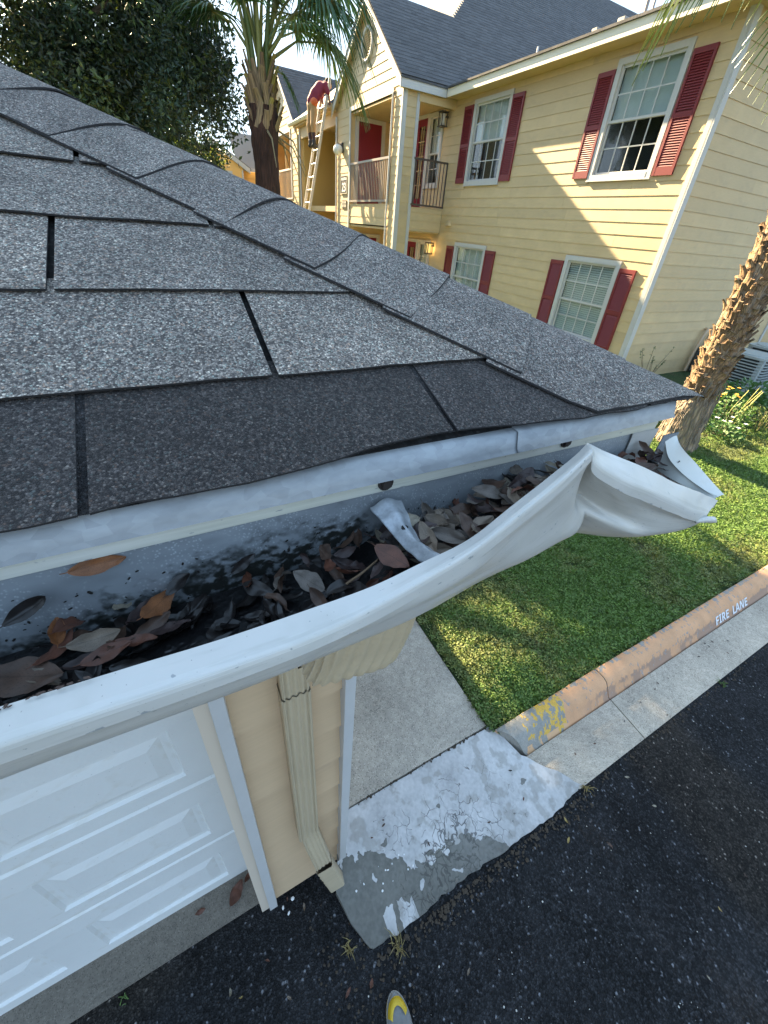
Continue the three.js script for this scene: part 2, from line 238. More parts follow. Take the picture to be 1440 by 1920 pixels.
    if (x < 2 && n > 0.66 - 0.24 * yl && yl > 0.05) { c = [0.62, 0.38, 0.07].map((q) => q * (0.85 + 0.3 * f)); hC[j * CW + i] = 0.8; }
    if (x < 1.96 && face > 0.5 && x > 1.55 && n2 > 0.42) { c = [0.6, 0.36, 0.2]; hC[j * CW + i] = 0.75; }
    if (x > 1.95 + 0.09 * (n2 - 0.5)) {
      const a = 0.9 + 0.25 * (n2 - 0.5) + 0.12 * (f - 0.5); c = [0.68 * a, 0.37 * a, 0.2 * a]; hC[j * CW + i] = 0.8;
      const old = smooth(0.55, 0.62, n) * smooth(0.27, 0.17, l) * smooth(2.9, 2.1, x); if (old > 0.4) c = [0.4 * a, 0.13 * a, 0.12 * a];
      const low = smooth(0.335, 0.36, l + 0.09 * (n - 0.5)) * smooth(0.36, 0.55, n2) * smooth(1.98, 2.4, x); c = [lerp(c[0], 0.24, low * 0.7), lerp(c[1], 0.17, low * 0.7), lerp(c[2], 0.14, low * 0.7)];
      if (l > 0.52 + 0.06 * (n - 0.5) || (l < 0.225 && n > 0.55)) c = [conc * 1.05, conc, conc * 0.92];
      if (n > 0.715 && f > 0.4) { c = [conc, conc * 0.9, conc * 0.85]; hC[j * CW + i] = 0.2; }
    }
    return c;
  });
  const curbM = M([1, 1, 1], 0.8, { map: curbMap, bumpMap: tex(CW, CH, (u, v, i, j) => hC[j * CW + i], false), bumpScale: 0.003 });
  const curb = thing('kerb'); curb.userData.kind = 'structure';
  const cuts = [1.415, 2.385, 5.4, 8.4, 11.4, 14.4, 17.4, 20.4, 24];
  const panM = M([1.12, 1.08, 1.04], 0.9, { map: T.conc, bumpMap: T.concB, bumpScale: 0.002 });
  const pan = thing('gutter_pan'); pan.userData.kind = 'structure';
  for (let k = 0; k < cuts.length - 1; k++) {
    const a = cuts[k] + (k ? 0.004 : 0), b = cuts[k + 1] - 0.004, X = (s, z) => { const st = k ? a : a + clamp((z + 0.74) * 0.75, 0, 1); return lerp(st, b, s); };
    const nx = k < 2 ? 40 : 6, bump = (x, q) => 0.004 * (vn(x * 9, q * 2 + 3, 900, 25) - 0.5);
    const g = [];
    { const NQ = prof.length - 1; g.push(grid(nx, NQ, (s, t) => { const q = Math.round(t * NQ), r = prof[q], z = r[0], x = X(s, z); return V(x, r[1] + bump(x, q), z + bump(x, 20 + q)); }, (s, t, p) => [(p.x - 1.38) / 4.2, L[Math.round(t * NQ)] / LT])); }
    for (const e of [0, 1]) { const sh = new THREE.Shape(prof.map(([z, y]) => new THREE.Vector2(-z, y))); const s2 = new THREE.ShapeGeometry(sh); s2.rotateY(Math.PI / 2); s2.translate(X(e, -0.64), 0, 0); if (k || e) g.push(s2); else { const c0 = V(X(0, -0.65), 0.0, -0.65); for (let q = 0; q < prof.length - 1; q++) { const A = prof[q], B = prof[q + 1]; g.push(quadGeo([[V(X(0, A[0]), A[1], A[0]), V(X(0, B[0]), B[1], B[0]), c0, c0]])); } }  }
    part('kerb_segment', g, curbM, curb);
    const pa = k ? a : 1.46;
    part('gutter_slab', hexa([V(k ? pa : 1.73, -0.06, -0.279), V(b, -0.06, -0.279), V(b, -0.06, -0.556), V(pa, -0.06, -0.556), V(k ? pa : 1.73, 0.007, -0.279), V(b, 0.007, -0.279), V(b, 0.029, -0.556), V(pa, 0.029, -0.556)], k * 0.31, 0.2), panM, pan);
  }
  const font = await new FontLoader().loadAsync('fonts/droid/droid_sans_bold.typeface.json');
  const word = (txt, size, depth) => { const g = new TextGeometry(txt, { font, size, depth, curveSegments: 4, bevelEnabled: false }); g.computeBoundingBox(); return g; };
  globalThis.__word = word;
  const fl = word('FIRE  LANE', 0.08, 0.002), bb = fl.boundingBox, len = bb.max.x - bb.min.x; fl.scale(0.56 / len, 1, 1); fl.rotateX(-Math.atan2(0.034, 0.06) - 0.02); fl.translate(3.87, 0.038, -0.5745);
  lone('kerb_lettering', fl, M([0.72, 0.72, 0.74], 0.8), 'white stencilled FIRE LANE lettering on the orange kerb face', 'lettering', [4.15, 0.04, -0.575]);
}

// ---------------------------------------------------------------- garage
const XC = 0.713, YE = 2.66, ZE = -0.298, TP = 0.425, TH = Math.atan(TP);
const mTrim = M([0.76, 0.77, 0.78], 0.55, { map: rep(T.white, 0.6, 0.3) });
const mTan = M([0.66, 0.48, 0.31], 0.7, { map: T.boardC });
const garage = thing('garage', 'low white garage with a grey hip roof of three tab shingles and tan lap siding', 'garage', [-4, 0, -0.66]);
{
  const gm = [[1.26, 1.17, 1.05], [1.43, 1.32, 1.18], [1.34, 1.24, 1.12], [1.5, 1.38, 1.22]].map((c) => M(c, 0.88, { map: T.gran, bumpMap: T.granB, bumpScale: 0.0016 }));
  const gDark = [[0.27, 0.245, 0.235], [0.33, 0.3, 0.29], [0.3, 0.275, 0.265]].map((c) => M(c, 0.88, { map: T.gran, bumpMap: T.granB, bumpScale: 0.0016 }));
  const capM = [[1.2, 1.12, 1.02], [1.06, 0.98, 0.9], [1.14, 1.06, 0.97]].map((c) => M(c, 0.9, { map: T.gran, bumpMap: T.granB, bumpScale: 0.0014 }));
  const mEdgeShadow = M([0.022, 0.021, 0.023], 0.95);  // black asphalt of cut edges, kept dark to paint shadow lines between courses
  const roof = part('roof', hexa([V(-9.2, YE - 0.012, ZE - 0.01), V(XC - 0.02, YE - 0.012, ZE - 0.01), V(XC - 0.02 - 3.3, YE - 0.012 + 3.3 * TP, ZE - 3.31), V(-9.2, YE - 0.012 + 3.3 * TP, ZE - 3.31), V(-9.2, YE - 0.002, ZE - 0.01), V(XC - 0.02, YE - 0.002, ZE - 0.01), V(XC - 0.02 - 3.3, YE + 3.3 * TP - 0.002, ZE - 3.31), V(-9.2, YE + 3.3 * TP - 0.002, ZE - 3.31)]), M([0.07, 0.068, 0.07], 0.95, { map: T.gran }), garage);
  // the side and rear slopes
  const yR = YE + 3.3 * TP - 0.002;
  part('rear_slope', quadGeo([[V(XC, YE, ZE), V(XC, YE, ZE - 6.6), V(XC - 3.3, yR, ZE - 3.3), V(XC - 3.3, yR, ZE - 3.3)], [V(XC, YE, ZE - 6.6), V(-9.2, YE, ZE - 6.6), V(-9.2, yR, ZE - 3.3), V(XC - 3.3, yR, ZE - 3.3)]]), gm[1], roof);
  const S = [0, 0.117, 0.268, 0.425, 0.585]; while (S[S.length - 1] < 3.4) S.push(S[S.length - 1] + 0.15);
  const up = V(0, Math.sin(TH), -Math.cos(TH)), nr = V(0, Math.cos(TH), Math.sin(TH));
  const on = (x, s, h) => V(x, YE + s * up.y + h * nr.y, ZE + s * up.z + h * nr.z);
  const sag = (x) => 0.016 * Math.exp(-(((x - 0.24) / 0.13) ** 2)) - 0.007 + 0.004 * (vn(x * 20, 1, 500, 35) - 0.5) + 0.003 * (vn(x * 70, 1, 900, 36) - 0.5);
  const tab = (x0, x1, k, m) => {
    const s0 = S[k], s1 = S[k + 1] + 0.028, xm = (s) => XC - s * Math.cos(TH) - 0.012, uo = rnd(), vo = rnd(), ph = rnd() * 9; if (x0 > xm(s0)) return;
    const P = (a, b, low) => { const s = lerp(s0, s1, b), xa = Math.min(x0, xm(s) - 0.001), xb = Math.min(x1, xm(s)), x = lerp(xa, xb, a); let ss = s; if (b === 0) ss += k === 0 ? sag(x) : 0.004 * (vn(x * 16 + ph, k, 900, 37) - 0.5) + 0.0015 * (vn(x * 90 + ph, k, 900, 38) - 0.5);
      const h = lerp(0.0072, 0.0012, b) + 0.0016 * (vn(x * 11 + ph, s * 11, 900, 39) - 0.5) * (1 - b); return on(x, ss, low ? h - 0.0024 : h); };
    const uv = (i, j, q) => [(q.x / 0.4 + uo), (-q.z * 1.086 / 0.4 + vo)];
    part2('shingle', grid(12, 6, (a, b) => P(a, b), uv), [grid(12, 1, (a, b) => P(a, 0, b < 0.5), (a, b, q) => [q.x / 0.4 + uo, b * 0.01 + vo]), grid(1, 6, (a, b) => P(0, b, a < 0.5), (a, b) => [a * 0.01 + uo, b * 0.4 + vo]), grid(1, 6, (a, b) => P(1, b, a > 0.5), (a, b) => [a * 0.01 + uo, b * 0.4 + vo])], [m, mEdgeShadow], roof);
  };
  for (let k = 0; k < 12; k++) {
    const ph = [-0.0745, 0.092, -0.094, 0.085][k % 4] + (k > 3 ? 0.01 * (k % 3) : 0);
    for (let n = -5; n < 4; n++) { const a = ph + n * 0.331 + 0.0034, b = a + 0.331 - 0.0068; if (b < -1.5 + 0.1 * k * 0) continue; tab(a, b, k, k === 0 ? gDark[(n + 9) % 3] : gm[Math.floor(rnd() * 4)]); }
  }
  part('starter_strip', grid(60, 2, (a, b) => { const x = lerp(-2, XC - 0.02 - b * 0.13, a); return on(x, lerp(sag(x) + 0.003, 0.13, b), 0.0012); }, (a, b, q) => [q.x / 0.4, q.z / 0.4]), M([0.12, 0.12, 0.13], 0.9, { map: T.gran, bumpMap: T.granB, bumpScale: 0.0014 }), roof);
  const far = []; for (let k = 12; k < S.length - 1; k++) far.push(hexa([on(-9, S[k], 0.004), on(XC - S[k] * 0.92, S[k], 0.004), on(XC - S[k + 1] * 0.92, S[k + 1] + 0.03, 0), on(-9, S[k + 1] + 0.03, 0), on(-9, S[k], 0.009), on(XC - S[k] * 0.92, S[k], 0.009), on(XC - S[k + 1] * 0.92, S[k + 1] + 0.03, 0.002), on(-9, S[k + 1] + 0.03, 0.002)]));
  const farG = join(far), fu = farG.attributes.uv; for (let i = 0; i < fu.count; i++) fu.setXY(i, fu.getX(i) / 0.4, fu.getY(i) / 0.4);
  part('shingle_course', farG, gm[0], roof, null, 'stuff');
  // hip caps, laid from the eave upward
  const HB = [-0.006, 0.0895, 0.1935, 0.298, 0.4017, 0.5007, 0.602, 0.702]; while (HB.length < 20) HB.push(HB[HB.length - 1] + 0.102);
  for (let k = 0; k < HB.length - 1; k++) {
    const h0 = HB[k], h1 = HB[k + 1] + 0.03, wl = [0.1, 0.127, 0.122, 0.119, 0.1155, 0.111, 0.108][k] || 0.108, uo = rnd(), vo = rnd(), ph = rnd() * 50;
    const P = (a, b, low) => {
      let w = lerp(wl, -0.1, a), h = lerp(h0, h1, b); if (b === 0) h += 0.003 * Math.sin(a * 7 + ph) + (k ? -0.006 * Math.sin(a * 3.14) : 0); const lim = h + 0.006; if (k < 2) w = clamp(w, -lim, lim);
      const aw = Math.sqrt(w * w + 0.0004) - 0.012, lift = lerp(lerp(0.0105, 0.0058, b), lerp(0.0088, 0.0062, b), smooth(0.03, 0.1, Math.abs(w))) + 0.001 * Math.sin(w * 40 + ph); return V(XC - h - w, YE + TP * (h - aw) + lift * 0.95 - (low ? 0.0028 : 0), ZE - h + w + lift * 0.2);
    };
    const uv = (a, b, q) => [((1 - a) * 0.32 + uo) / 0.4, (b * 0.2 + vo) / 0.4];
    part2('hip_shingle', grid(16, 5, P, uv), [grid(16, 1, (a, b) => P(a, 0, b < 0.5), (a, b) => [a * 0.7 + uo, b * 0.01 + vo]), grid(1, 5, (a, b) => P(0, b, a < 0.5), (a, b) => [a * 0.01 + uo, b * 0.4 + vo])], [capM[k % 3], mEdgeShadow], roof);
  }
  // drip edge, fascia and soffit
  const mGal = M([1.18, 1.18, 1.18], 0.5, { map: rep(T.galv, 0.5, 0.25), metalness: 0.25 });
  const dripPr = [[2.6585, -0.32], [2.656, -0.298], [2.637, -0.2935], [2.632, -0.29], [2.6315, -0.2915], [2.636, -0.296]];
  for (const [a, b, o, yo] of [[-4, 0.375, 0, 0], [0.345, 0.672, 0.0015, 0.001]]) part('drip_edge', grid(30, dripPr.length - 1, (s, t) => { const q = dripPr[Math.round(t * (dripPr.length - 1))], x = lerp(a, b, s); return V(x, q[0] + yo + 0.0007 * (vn(x * 12 + 60, 1, 900, 45) - 0.5), q[1] + o + 0.001 * (vn(x * 9 + 60, 5, 900, 46) - 0.5)); }, (s, t, q) => [q.x, q.y * 2]), mGal, garage);
  const mFas = M([0.86, 0.88, 0.9], 0.6, { map: rep(T.white, 0.5, 0.25) });
  part('fascia', [bx(-9.2, 0.672, 2.43, 2.652, -0.335, -0.309), bx(0.648, 0.672, 2.43, 2.652, -6.6, -0.338)], mFas, garage);
  part('soffit', bx(-9.2, 0.645, 2.43, 2.442, -0.66, -0.337), mFas, garage);
  // walls: lap boards between two white corner boards, the wide door to the left
  const wall = part('wall', [bx(-9, 0.298, 0, 2.43, -7, -6.8), bx(0.1, 0.298, 0, 2.43, -6.8, -0.68), bx(-9.1, -8.9, 0, 2.43, -7, -0.68), bx(-0.09, 0.29, 0.005, 2.43, -0.69, -0.668), bx(-9, -0.09, 2.2, 2.43, -0.72, -0.69)], mTan, garage);
  for (let k = 0; k < 11; k++) { const y0 = 0.02 + k * 0.228, y1 = Math.min(2.43, y0 + 0.235), u = rnd(); part('siding_board', hexa([V(-0.041, y0, -0.6425), V(0.28, y0, -0.6425), V(0.28, y0, -0.668), V(-0.041, y0, -0.668), V(-0.041, y1, -0.662), V(0.28, y1, -0.662), V(0.28, y1, -0.668), V(-0.041, y1, -0.668)], u, u), mTan, wall); }
  part('corner_board', bevelBox(0.28, 0.316, 0.01, 2.43, -0.668, -0.618, 0.002), mTrim, garage); part('corner_board', bevelBox(-0.077, -0.041, -0.005, 2.43, -0.668, -0.618, 0.002), mTrim, garage);
  part('door_jamb', bx(-0.112, -0.0775, 0.0, 2.2, -0.84, -0.63), M([0.62, 0.53, 0.43], 0.7), garage);
  part('interior_lining', bx(-8.9, 0.1, 0, 0.005, -6.8, -0.87), M([0.2, 0.2, 0.2], 0.9), garage);
  const door = part('garage_door', bx(-5.1, -0.113, 0.02, 2.2, -0.865, -0.845), M([0.74, 0.77, 0.8], 0.5), garage);
  const mDoor = M([1.0, 1.03, 1.04], 0.42, { map: rep(T.white, 1.4, 0.7), bumpMap: T.fine, bumpScale: 0.0006 });
  for (let k = 0; k < 4; k++) {
    const y0 = 0.004 + k * 0.545, y1 = y0 + 0.5435, g = [], zF = -0.812, q = (x0, x1, ya, yb, z0, z1, z2, z3) => [V(x0, ya, z0), V(x1, ya, z1), V(x1, yb, z2), V(x0, yb, z3)], xs = [-0.113]; let x = -0.224;
    const quads = [], face = (x0, x1, ya, yb, z = zF) => quads.push(q(x0, x1, ya, yb, z, z, z, z));
    const ya = y0 + 0.089, yb = ya + 0.31; face(-5.1, -0.113, y0 + 0.012, ya); face(-5.1, -0.113, yb, y1 - 0.012);
    quads.push(q(-5.1, -0.113, y0, y0 + 0.012, zF - 0.012, zF - 0.012, zF, zF), q(-5.1, -0.113, y1 - 0.012, y1, zF, zF, zF - 0.012, zF - 0.012));
    let xr = -0.113; for (let n = 0; n < 8; n++) {
      const b = x, a = x - 0.5, r = [[0, 0], [0.008, -0.011], [0.03, -0.011], [0.07, 0.001]]; face(b, xr, ya, yb);
      for (let e = 0; e < 3; e++) { const [o, z] = r[e], [o2, z2] = r[e + 1], A = [V(a + o, ya + o, zF + z), V(b - o, ya + o, zF + z), V(b - o, yb - o, zF + z), V(a + o, yb - o, zF + z)], B = [V(a + o2, ya + o2, zF + z2), V(b - o2, ya + o2, zF + z2), V(b - o2, yb - o2, zF + z2), V(a + o2, yb - o2, zF + z2)]; for (let c = 0; c < 4; c++) quads.push([A[c], A[(c + 1) % 4], B[(c + 1) % 4], B[c]]); }
      face(a + 0.07, b - 0.07, ya + 0.07, yb - 0.07, zF + 0.001); xr = a; x = a - 0.144;
    }
    face(-5.1, xr, ya, yb); part('door_section', quadGeo(quads), mDoor, door);
  }
}

// ---------------------------------------------------------------- rain gutter, bent off at its end
const gutter = thing('rain_gutter', 'white metal rain gutter full of leaves, its far end torn loose and kinked upward', 'gutter', [0.2, 2.515, -0.24]);
{
  // each row: back top, back bottom, floor front, low face, mid face, high face, lip hem, lip outer, lip inner, lip return
  const std = (x, dy = 0) => [[x, 2.6135, -0.3035], [x, 2.515, -0.302], [x, 2.515 + dy, -0.216], [x, 2.55 + dy, -0.2], [x, 2.572 + dy, -0.178], [x, 2.595 + dy, -0.172], [x, 2.614 + dy, -0.1585], [x, 2.626 + dy, -0.1605], [x, 2.6265 + dy, -0.182], [x, 2.611 + dy, -0.183]];
  const bent = (xb, F0, F1, mid, A, B, hem = 0.013) => { const L0 = [B[0] + 0.001, B[1] - hem, B[2] + 0.002], m = (t, e) => [lerp(L0[0], F1[0], t), lerp(L0[1], F1[1], t), lerp(L0[2], F1[2], t) + e]; return [[xb, 2.6135, -0.3035], [xb, 2.515, -0.302], F0, F1, m(0.66, mid[0]), m(0.22, mid[1]), L0, B, A, [A[0] + 0.002, A[1] - 0.015, A[2] - 0.001]]; };
  const rows = [std(-4), std(-1.2), std(-0.5), std(-0.25, 0.001), std(-0.14, 0.001), std(-0.07, -0.003), std(0.0, -0.007), std(0.05, -0.007),
    bent(0.105, [0.107, 2.512, -0.214], [0.105, 2.548, -0.198], [0, 0.002], [0.1041, 2.6169, -0.185], [0.0955, 2.6157, -0.167]),
    bent(0.155, [0.166, 2.515, -0.215], [0.163, 2.566, -0.184], [0, 0.003], [0.1471, 2.6233, -0.186], [0.1358, 2.6247, -0.168]),
    bent(0.215, [0.232, 2.52, -0.222], [0.229, 2.574, -0.186], [0, 0.003], [0.1949, 2.6301, -0.188], [0.1826, 2.6373, -0.17]),
    bent(0.265, [0.286, 2.525, -0.228], [0.28, 2.572, -0.188], [0.001, -0.003], [0.2411, 2.6501, -0.192], [0.2275, 2.6554, -0.174]),
    bent(0.312, [0.336, 2.53, -0.235], [0.332, 2.574, -0.193], [-0.002, -0.004], [0.2866, 2.6662, -0.198], [0.2723, 2.6715, -0.18]),
    bent(0.345, [0.36, 2.535, -0.24], [0.355, 2.583, -0.191], [-0.008, -0.004], [0.3269, 2.6812, -0.204], [0.3117, 2.6897, -0.186], 0.01),
    bent(0.36, [0.374, 2.552, -0.255], [0.366, 2.599, -0.196], [-0.026, -0.008], [0.3388, 2.6887, -0.206], [0.3209, 2.6915, -0.188], 0.009),
    bent(0.375, [0.39, 2.54, -0.24], [0.391, 2.588, -0.184], [-0.03, -0.006], [0.3569, 2.6809, -0.203], [0.3235, 2.6844, -0.185], 0.012),
    bent(0.41, [0.43, 2.53, -0.225], [0.426, 2.573, -0.171], [-0.014, -0.004], [0.393, 2.6647, -0.195], [0.3546, 2.6657, -0.177]),
    bent(0.47, [0.49, 2.515, -0.216], [0.484, 2.552, -0.171], [0, -0.003], [0.4697, 2.6319, -0.187], [0.4264, 2.6309, -0.169]),
    bent(0.56, [0.57, 2.505, -0.212], [0.558, 2.541, -0.1675], [0.001, -0.003], [0.5536, 2.5962, -0.18], [0.5053, 2.5937, -0.162]),
    bent(0.62, [0.62, 2.505, -0.205], [0.607, 2.546, -0.1665], [0, 0], [0.6415, 2.5595, -0.176], [0.5674, 2.5688, -0.158])].map((r) => r.map((p) => V(...p)));
  const NR = rows.length, NP = 10, SUB = 6, fine = [];
  const kink = 14; const curve = (k, from, to) => new THREE.CatmullRomCurve3(rows.slice(from, to + 1).map((r) => r[k]), false, 'centripetal');
  const segs = [[0, kink], [kink, NR - 1]];
  for (let k = 0; k < NP; k++) { const line = []; segs.forEach(([a, b], si) => { const c = curve(k, a, b), n = (b - a) * SUB; for (let i = si ? 1 : 0; i <= n; i++) line.push(c.getPoint(i / n)); }); fine.push(line); }
  const n = fine[0].length - 1, wob = (p, k) => { const a = (0.003 * (vn(p.x * 14 + 20, k * 0.7, 300, 55) - 0.5) + 0.0016 * (vn(p.x * 47 + 20, k * 0.9, 300, 57) - 0.5)) * (p.x > -0.2 ? 1 : 0.5); return V(p.x, p.y + a, p.z + a * 0.6); };
  const G = []; for (let k = 0; k < NP; k++) G.push(fine[k].map((p) => k > 2 ? wob(p, k) : p));
  const surf = (k0, k1, off = 0, crisp) => {
    if (crisp) { const cc = {}, pos = (i, k) => { const c = cc[i] || (cc[i] = [new THREE.CatmullRomCurve3([G[6][i], G[7][i].clone().lerp(G[6][i], 0.2), G[7][i].clone().lerp(G[8][i], 0.1), G[8][i]], false, 'centripetal'), null]); return k <= 8 ? c[0].getPoint((k - 6) / 2) : G[8][i].clone().lerp(G[9][i], k - 8); }; const ks = []; for (let e = 0; e < 8; e++) ks.push([6 + e * 0.25, 6.25 + e * 0.25]); ks.push([8, 8.12], [8.12, 9]); return join(ks.map(([a, b]) => grid(n, 1, (s, t) => pos(Math.round(s * n), t < 0.5 ? a : b), (s, t, q) => [q.x, lerp(a, b, t) * 0.02]))); }
    const sub = 4, K = (k1 - k0) * sub, col = (i) => new THREE.CatmullRomCurve3(G.map((l) => l[i]).slice(k0, k1 + 1), false, 'catmullrom', 0.35);
    const g = grid(n, K, (s, t) => { const i = Math.round(s * n); return (col.cache || (col.cache = {}))[i] ? col.cache[i].getPoint(t) : (col.cache[i] = col(i)).getPoint(t); }, (s, t, q) => [q.x, t * 0.06 * (k1 - k0)]);
    if (off) { const p = g.attributes.position, m = g.attributes.normal; for (let i = 0; i < p.count; i++) p.setXYZ(i, p.getX(i) + m.getX(i) * off, p.getY(i) + m.getY(i) * off, p.getZ(i) + m.getZ(i) * off); }
    return g;
  };
  const mWhite = M([0.75, 0.75, 0.73], 0.32, { map: rep(T.gutW, 0.5, 0.06), side: THREE.DoubleSide }), mIn = M([0.95, 1.0, 1.06], 0.5, { map: rep(T.galvS, 0.6, 0.15), metalness: 0.2, side: THREE.DoubleSide });
  const backT = tex(2048, 128, (u, v) => {              // zinc back wall over 1.2 m: specks above, streaked black algae below
    const x = u * 1.2 - 0.5, n = fbm(u * 90, v * 5, 256, 116, 4), st = fbm(u * 160, v * 22 + n * 2, 512, 123, 4), w = worley(u * 460 + n, v * 36 + n, 1024, 111), s = fbm(u * 24, v * 2, 64, 115, 5), sp = w[2] > 0.6 ? smooth(0.4, 0.24, w[0] + 0.3 * (1 - w[2])) * smooth(0.36, 0.56, fbm(u * 40, v * 3, 64, 119, 3)) : 0;
    const lim = lerp(0.62, 0.3, smooth(-0.12, 0.06, x)) + 0.35 * smooth(0.12, 0.2, x), al = smooth(-0.16, 0.26, v - lim + 0.5 * (st - 0.5) + 0.36 * (n - 0.5)) * (0.35 + 0.65 * smooth(0.3, 0.55, st)); const a = 0.31 + 0.12 * (s - 0.5) + 0.06 * (vn(u * 60, v * 14, 512, 129) - 0.5) + sp * 0.2;
    return [lerp(a * 0.92, 0.02, al), lerp(a, 0.022, al), lerp(a * 1.07, 0.019, al)];
  }); backT.wrapS = THREE.MirroredRepeatWrapping; backT.repeat.set(1 / 1.2, 1 / 0.06); backT.offset.set(0.5 / 1.2, 0); const mBack = M([1, 1, 1], 0.5, { map: backT, metalness: 0.15, side: THREE.DoubleSide });
  part('trough', surf(1, 6), mWhite, gutter, 'white outer face of the gutter, creased below the kink');
  part('lip', surf(6, 9, 0, true), mWhite, gutter);
  part('back_wall', surf(0, 1), mBack, gutter, 'spotted grey metal back of the gutter');
  part('inside_lining', surf(1, 6, -0.0016), mIn, gutter);
  // cream strip of the back flange along the fascia
  part('back_flange', grid(60, 2, (s, t) => { const x = lerp(-4, 0.652, Math.sqrt(s)); return V(x, lerp(2.633, 2.6125, t) + 0.001 * (vn(x * 8, 2, 90, 65) - 0.5), -0.3005 + (t > 0.4 && t < 0.6 ? 0.0015 : 0)); }, (s, t, q) => [q.x / 0.5, q.y / 0.12]), M([1, 1, 1], 0.55, { map: T.cream, side: THREE.DoubleSide }), gutter, 'cream painted back flange under the drip edge');
  // strap hanger from the fascia to the front lip
  const hs = [[0.156, 0.187, 2.6, -0.2985], [0.153, 0.19, 2.606, -0.292], [0.157, 0.188, 2.603, -0.275], [0.161, 0.184, 2.598, -0.255], [0.162, 0.181, 2.598, -0.235], [0.161, 0.18, 2.605, -0.212], [0.161, 0.181, 2.612, -0.193]];
  const strap = (o) => grid(8, 30, (s, t) => { const f = t * (hs.length - 1), i = Math.min(hs.length - 2, Math.floor(f)), u = smooth(0, 1, f - i), a = hs[i], b = hs[i + 1], w = 0.004 * Math.cos((s - 0.5) * 6.283); return V(lerp(lerp(a[0], b[0], u), lerp(a[1], b[1], u), s), lerp(a[2], b[2], u) + w + o, lerp(a[3], b[3], f - i)); }, (s, t) => [s * 0.1, t * 0.4]);
  part('strap_hanger', [strap(0), strap(-0.0015)], M([1.3, 1.32, 1.35], 0.4, { map: rep(T.galv, 0.3, 0.15), metalness: 0.45, side: THREE.DoubleSide }), gutter, 'grey metal strap hanger crossing the gutter');
  const mRust = M([0.05, 0.04, 0.035], 0.6, { metalness: 0.4 });
  for (const [x, y] of [[0.1728, 2.6245], [0.442, 2.6265], [-0.36, 2.624]]) { const a = new THREE.CylinderGeometry(0.0058, 0.0065, 0.004, 6), b = new THREE.CylinderGeometry(0.0088, 0.0088, 0.0015, 16); a.rotateX(Math.PI / 2); b.rotateX(Math.PI / 2); a.translate(x, y, -0.2955); b.translate(x, y, -0.298); part('screw', [a, b], mRust, gutter); }
  for (const [x, y, z] of [[0.172, 2.6052, -0.283], [0.172, 2.6, -0.252]]) { const a = new THREE.CylinderGeometry(0.0035, 0.0035, 0.002, 10); a.translate(x, y + 0.0005, z); part('hanger_hole', a, M([0.01, 0.01, 0.01], 0.9), gutter); }
  // end cap, bent open: a pressed plate with a turned flange
  const cOut = [[0.6149, 2.6285, -0.252], [0.609, 2.6205, -0.24], [0.6405, 2.5926, -0.22], [0.659, 2.572, -0.2], [0.6623, 2.5601, -0.178]], cMid = [[0.592, 2.623, -0.252], [0.596, 2.603, -0.24], [0.6115, 2.584, -0.22], [0.629, 2.5705, -0.2], [0.6351, 2.5645, -0.178]], cIn = [[0.6089, 2.5737, -0.252], [0.6083, 2.5716, -0.24], [0.611, 2.5696, -0.22], [0.6305, 2.5613, -0.2], [0.6306, 2.562, -0.178]];
  const crv = (a) => new THREE.CatmullRomCurve3(a.map((p) => V(...p)), false, 'centripetal'), kO = crv(cOut), kM = crv(cMid), kI = crv(cIn), ruled = (A, B, off) => grid(28, 6, (s, t) => { const p = A.getPoint(s).lerp(B.getPoint(s), t); p.x += off + 0.003 * Math.sin(t * 3.14); p.y += 0.0025 * Math.sin(t * 3.14) * (off ? 1 : 1); return p; }, (s, t) => [s * 0.1, t * 0.05]);
  const mCap = M([0.6, 0.63, 0.61], 0.5, { map: rep(T.white, 0.4, 0.2), side: THREE.DoubleSide });
  const cap = part('end_cap', [ruled(kM, kI, 0), ruled(kM, kI, 0.0013)], mCap, gutter, 'grey end cap bent away from the gutter end');
  part('cap_flange', [ruled(kO, kM, 0), ruled(kO, kM, 0.0013)], M([0.78, 0.8, 0.78], 0.45, { map: rep(T.white, 0.4, 0.2), side: THREE.DoubleSide }), cap);
  // torn ends of the back sheet and a loose bead of metal on the front corner
  const plate = (p, m, l) => part('torn_sheet', quadGeo([[V(...p[0]), V(...p[1]), V(...p[2]), V(...p[3])], [V(...p[3]).add(V(0, 0, -0.0012)), V(...p[2]).add(V(0, 0, -0.0012)), V(...p[1]).add(V(0, 0, -0.0012)), V(...p[0]).add(V(0, 0, -0.0012))]]), m, gutter, l);
  plate([[0.598, 2.562, -0.299], [0.655, 2.556, -0.299], [0.662, 2.612, -0.2985], [0.598, 2.612, -0.3]], mWhite, 'loose pale metal sheet at the gutter end');
  plate([[0.654, 2.545, -0.286], [0.672, 2.546, -0.279], [0.683, 2.611, -0.278], [0.664, 2.604, -0.288]], mIn);
  part('corner_bead', [taper([[0.548, 2.563, -0.1595], [0.56, 2.566, -0.1545], [0.575, 2.563, -0.152], [0.588, 2.556, -0.152]].map((p) => V(...p)), [0.0025, 0.0042, 0.0045, 0.002], 10)], mWhite, gutter);
}
